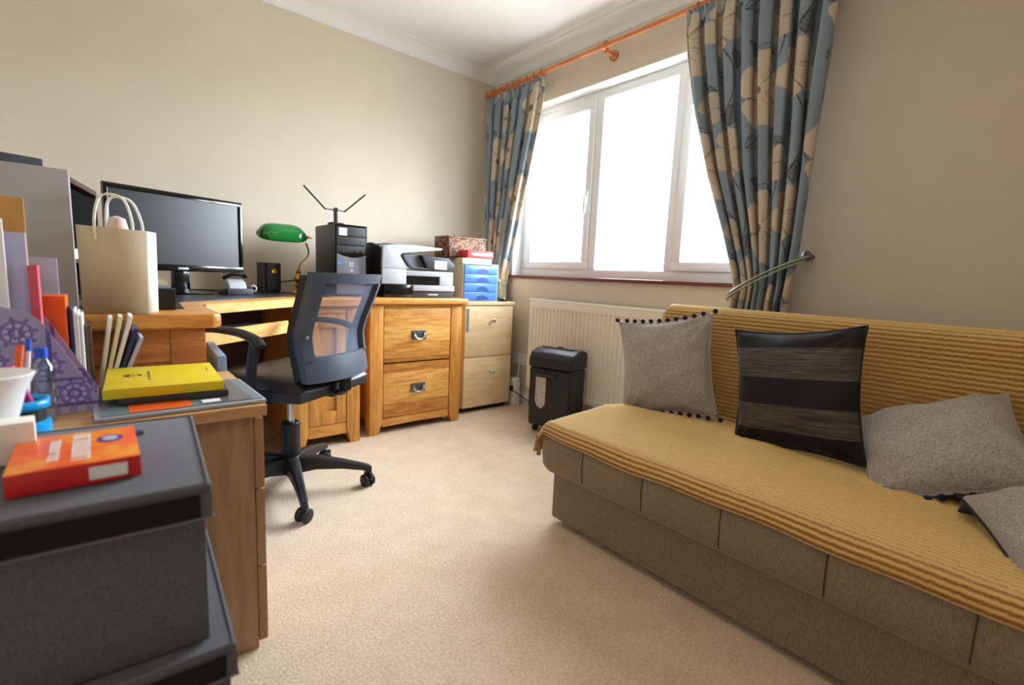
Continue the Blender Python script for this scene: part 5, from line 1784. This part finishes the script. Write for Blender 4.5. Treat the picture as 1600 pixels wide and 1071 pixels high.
ex, eyy, ez = -0.048, 0.01, 0.0212
prism(bm, [(ex + 0.007, eyy - 0.009), (ex + 0.007, eyy + 0.009), (ex - 0.009, eyy)][::-1], 'z', ez, ez + 0.0005)
for k in range(7):
    a = math.pi * (0.55 + 0.9 * k / 6)
    d = Vector((math.cos(a), math.sin(a), 0))
    tube(bm, [Vector((ex - 0.006, eyy, ez + 0.0002)) + d * 0.010, Vector((ex - 0.006, eyy, ez + 0.0002)) + d * 0.022], 0.0007, 4)
obj('black_emblem', bm, M['black'], cv)
bm = NB()
for k in range(11):
    bx(bm, -0.030, -0.026, 0.046 - k * 0.0075, 0.051 - k * 0.0075, ez, ez + 0.0004)
for k in range(8):
    bx(bm, 0.088, 0.0905, 0.05 - k * 0.006, 0.0535 - k * 0.006, ez, ez + 0.0004)
bx(bm, -0.031, -0.024, -0.050, -0.040, ez, ez + 0.0004)
obj('small_lettering', bm, plain('olive_ink', (120, 112, 30), 0.6), cv)

# blue-ringed pen pot with pens, clear bottle
PC = (-0.126, 1.168)
t = thing('pen_pot', 'black pen pot with bright blue rim and base', 'pen pot', (PC[0], PC[1], BZ + 0.001))
z0 = BZ + 0.001
bm = NB(); lathe(bm, [(0.036, z0), (0.043, z0 + 0.002), (0.043, z0 + 0.022), (0.038, z0 + 0.024)], (*PC, 0), 30); obj('base_ring', bm, M['cyan'], t)
bm = NB(); lathe(bm, [(0.037, z0 + 0.0245), (0.037, z0 + 0.046)], (*PC, 0), 30); obj('sleeve', bm, M['black'], t)
bm = NB()
n = 30
rings = []
for r, h in ((0.037, 0.0462), (0.043, 0.048), (0.043, 0.062), (0.037, 0.063), (0.034, 0.050)):
    rings.append([bm.verts.new((PC[0] + r * math.cos(2 * math.pi * i / n), PC[1] + r * math.sin(2 * math.pi * i / n), z0 + h)) for i in range(n)])
for a_, b_ in zip(rings, rings[1:]):
    for i in range(n):
        bm.faces.new((a_[i], a_[(i + 1) % n], b_[(i + 1) % n], b_[i]))
bm.faces.new(rings[-1][::-1])
obj('rim', bm, M['cyan'], t)


def pen(name, label, mat, tip, top, r=0.0042, capmat=None):
    t = thing(name, label, 'pen', tip)
    bm = NB(); a, b = Vector(tip), Vector(top)
    tube(bm, [a, b], r, 10); obj('barrel', bm, mat, t)
    d = (b - a).normalized()
    bm = NB(); tube(bm, [b, b + d * 0.022], r * 1.12, 10); obj('cap', bm, capmat or mat, t)
    return t


zb_ = z0 + 0.05
pen('marker_pen', 'magenta marker pen leaning in the pen pot', M['magenta'], (-0.106, 1.160, zb_), (-0.122, 1.148, zb_ + 0.055), 0.0058)
pen('marker_pen', 'orange marker pen standing in the pen pot', M['orange'], (-0.128, 1.185, zb_), (-0.120, 1.192, zb_ + 0.082), 0.0052)
pen('marker_pen', 'green marker pen low in the pen pot', M['green'], (-0.136, 1.165, zb_), (-0.139, 1.158, zb_ + 0.040), 0.0055)
pen('ballpoint_pen', 'cobalt blue ballpoint pen, tallest in the pen pot', M['white_plastic'], (-0.115, 1.190, zb_), (-0.1085, 1.200, zb_ + 0.092), 0.0035, M['blue_cap'])
t = thing('glue_bottle', 'small clear bottle with a cobalt blue cap behind the pen pot', 'bottle', (-0.096, 1.245, BZ + 0.001))
bm = NB(); lathe(bm, [(0.015, z0), (0.017, z0 + 0.003), (0.017, z0 + 0.105), (0.010, z0 + 0.118), (0.008, z0 + 0.122)], (-0.096, 1.245, 0), 22); obj('body', bm, M['clear'], t)
bm = NB(); lathe(bm, [(0.0095, z0 + 0.1225), (0.0095, z0 + 0.140), (0.007, z0 + 0.142)], (-0.096, 1.245, 0), 18); obj('cap', bm, M['blue_cap'], t)

# ================================================================== ON THE STORAGE BOX
LZ = 0.6208 + 0.0018
t = thing('white_cup', 'white flared cup standing on the black box at the left edge', 'cup', (-0.142, 1.040, LZ))
bm = NB()
n = 34
rings = []
for r, h in ((0.026, 0.0), (0.028, 0.004), (0.032, 0.05), (0.042, 0.09), (0.054, 0.118), (0.052, 0.120), (0.040, 0.092), (0.030, 0.05), (0.024, 0.008)):
    rings.append([bm.verts.new((-0.142 + r * math.cos(2 * math.pi * i / n), 1.040 + r * math.sin(2 * math.pi * i / n), LZ + h)) for i in range(n)])
for a_, b_ in zip(rings, rings[1:]):
    for i in range(n):
        bm.faces.new((a_[i], a_[(i + 1) % n], b_[(i + 1) % n], b_[i]))
bm.faces.new(rings[0][::-1]); bm.faces.new(rings[-1])
bmesh.ops.recalc_face_normals(bm, faces=bm.faces[:])
obj('cup_body', bm, M['white_plastic'], t)
bm = NB(); tube(bm, smooth_path([(-0.175, 1.04, LZ + 0.035), (-0.195, 1.04, LZ + 0.045), (-0.198, 1.04, LZ + 0.075), (-0.184, 1.04, LZ + 0.092)], 5), 0.0045, 8); obj('handle', bm, M['white_plastic'], t)
single('white_carton', (lambda b: (bx(b, -0.055, 0.055, -0.020, 0.020, 0, 0.060, bev=0.002), b)[-1])(NB()), M['bag_white'], 'small white carton behind the orange box', 'carton', (-0.143, 0.975, LZ), (0, 0, R(4)))
single('blue_reflection_strip', (lambda b: (bx(b, -0.09, 0.09, -0.010, 0.010, 0, 0.003), b)[-1])(NB()), M['navy'], 'navy blue strip painted as a reflection on the lid behind the orange box', 'strip', (-0.05, 1.03, LZ), (0, 0, R(0)))  # strip stands in for blue light reflected at the lid's far edge

t = thing('orange_carton', 'flat orange printed carton with white lettering on the black storage box', 'carton', (-0.040, 0.898, LZ), R(0.5), frame='own')
ow, od, oh = 0.067, 0.079, 0.030
bm = NB(); bx(bm, -ow, ow, -od, od, 0, oh, bev=0.0012)
for f in bm.faces:
    c = f.calc_center_median()
    f.material_index = 1 if f.normal.z < 0.5 else 0
cb = obj('carton_body', bm, None, t, mats=[M['orange_print'], M['red']])
bm = NB()
rr_ = random.Random(9)
y = -od + 0.022
# two columns of bold white capitals running up the face
for (xc_, wch, hch, yy0, yy1) in ((0.004, 0.020, 0.0125, -0.060, 0.068), (-0.024, 0.011, 0.0075, -0.048, 0.052)):
    y = yy0
    while y < yy1 - hch:
        s = hch * 0.24
        kind = rr_.randrange(4)
        X1, X2 = xc_ - wch / 2, xc_ + wch / 2
        zz0, zz1 = oh + 0.0002, oh + 0.0007
        bx(bm, X1, X2, y, y + s, zz0, zz1)
        if kind in (0, 1):
            bx(bm, X1, X1 + s, y + s, y + hch * .8, zz0, zz1)
        if kind in (0, 2, 3):
            bx(bm, X2 - s, X2, y + s, y + hch * .8, zz0, zz1)
        if kind != 3:
            bx(bm, X1, X2, y + hch * .62, y + hch * .62 + s, zz0, zz1)
        y += hch
obj('white_lettering', bm, M['paper'], cb)
bm = NB(); lathe(bm, [(1.0, 0), (1.0, 0.0005)], (0, 0, 0), 30); bmesh.ops.scale(bm, vec=(0.015, 0.018, 1), verts=bm.verts[:]); bmesh.ops.translate(bm, vec=(0.036, 0.022, oh + 0.0002), verts=bm.verts[:]); ov = obj('purple_oval', bm, plain('purple_ink', (92, 52, 140), 0.5), cb)
bm = NB(); lathe(bm, [(1.0, 0), (1.0, 0.0005)], (0, 0, 0), 30); bmesh.ops.scale(bm, vec=(0.009, 0.012, 1), verts=bm.verts[:]); bmesh.ops.translate(bm, vec=(0.036, 0.022, oh + 0.0008), verts=bm.verts[:]); obj('oval_centre', bm, M['lilac'], cb)
bm = NB(); bx(bm, 0.012, 0.052, -od - 0.0008, -od - 0.0001, 0.006, 0.023); obj('address_label', bm, M['paper'], cb)

# pale blue board standing between the desk wing and the chair
single('pale_board', (lambda b: (bx(b, -0.012, 0.012, -0.165, 0.165, 0, 0.65, bev=0.003), b)[-1])(NB()), M['pale_blue'], 'pale blue board on edge between the desk wing and the office chair', 'board', (0.268, 1.80, 0.0), (0, 0, R(-3)))
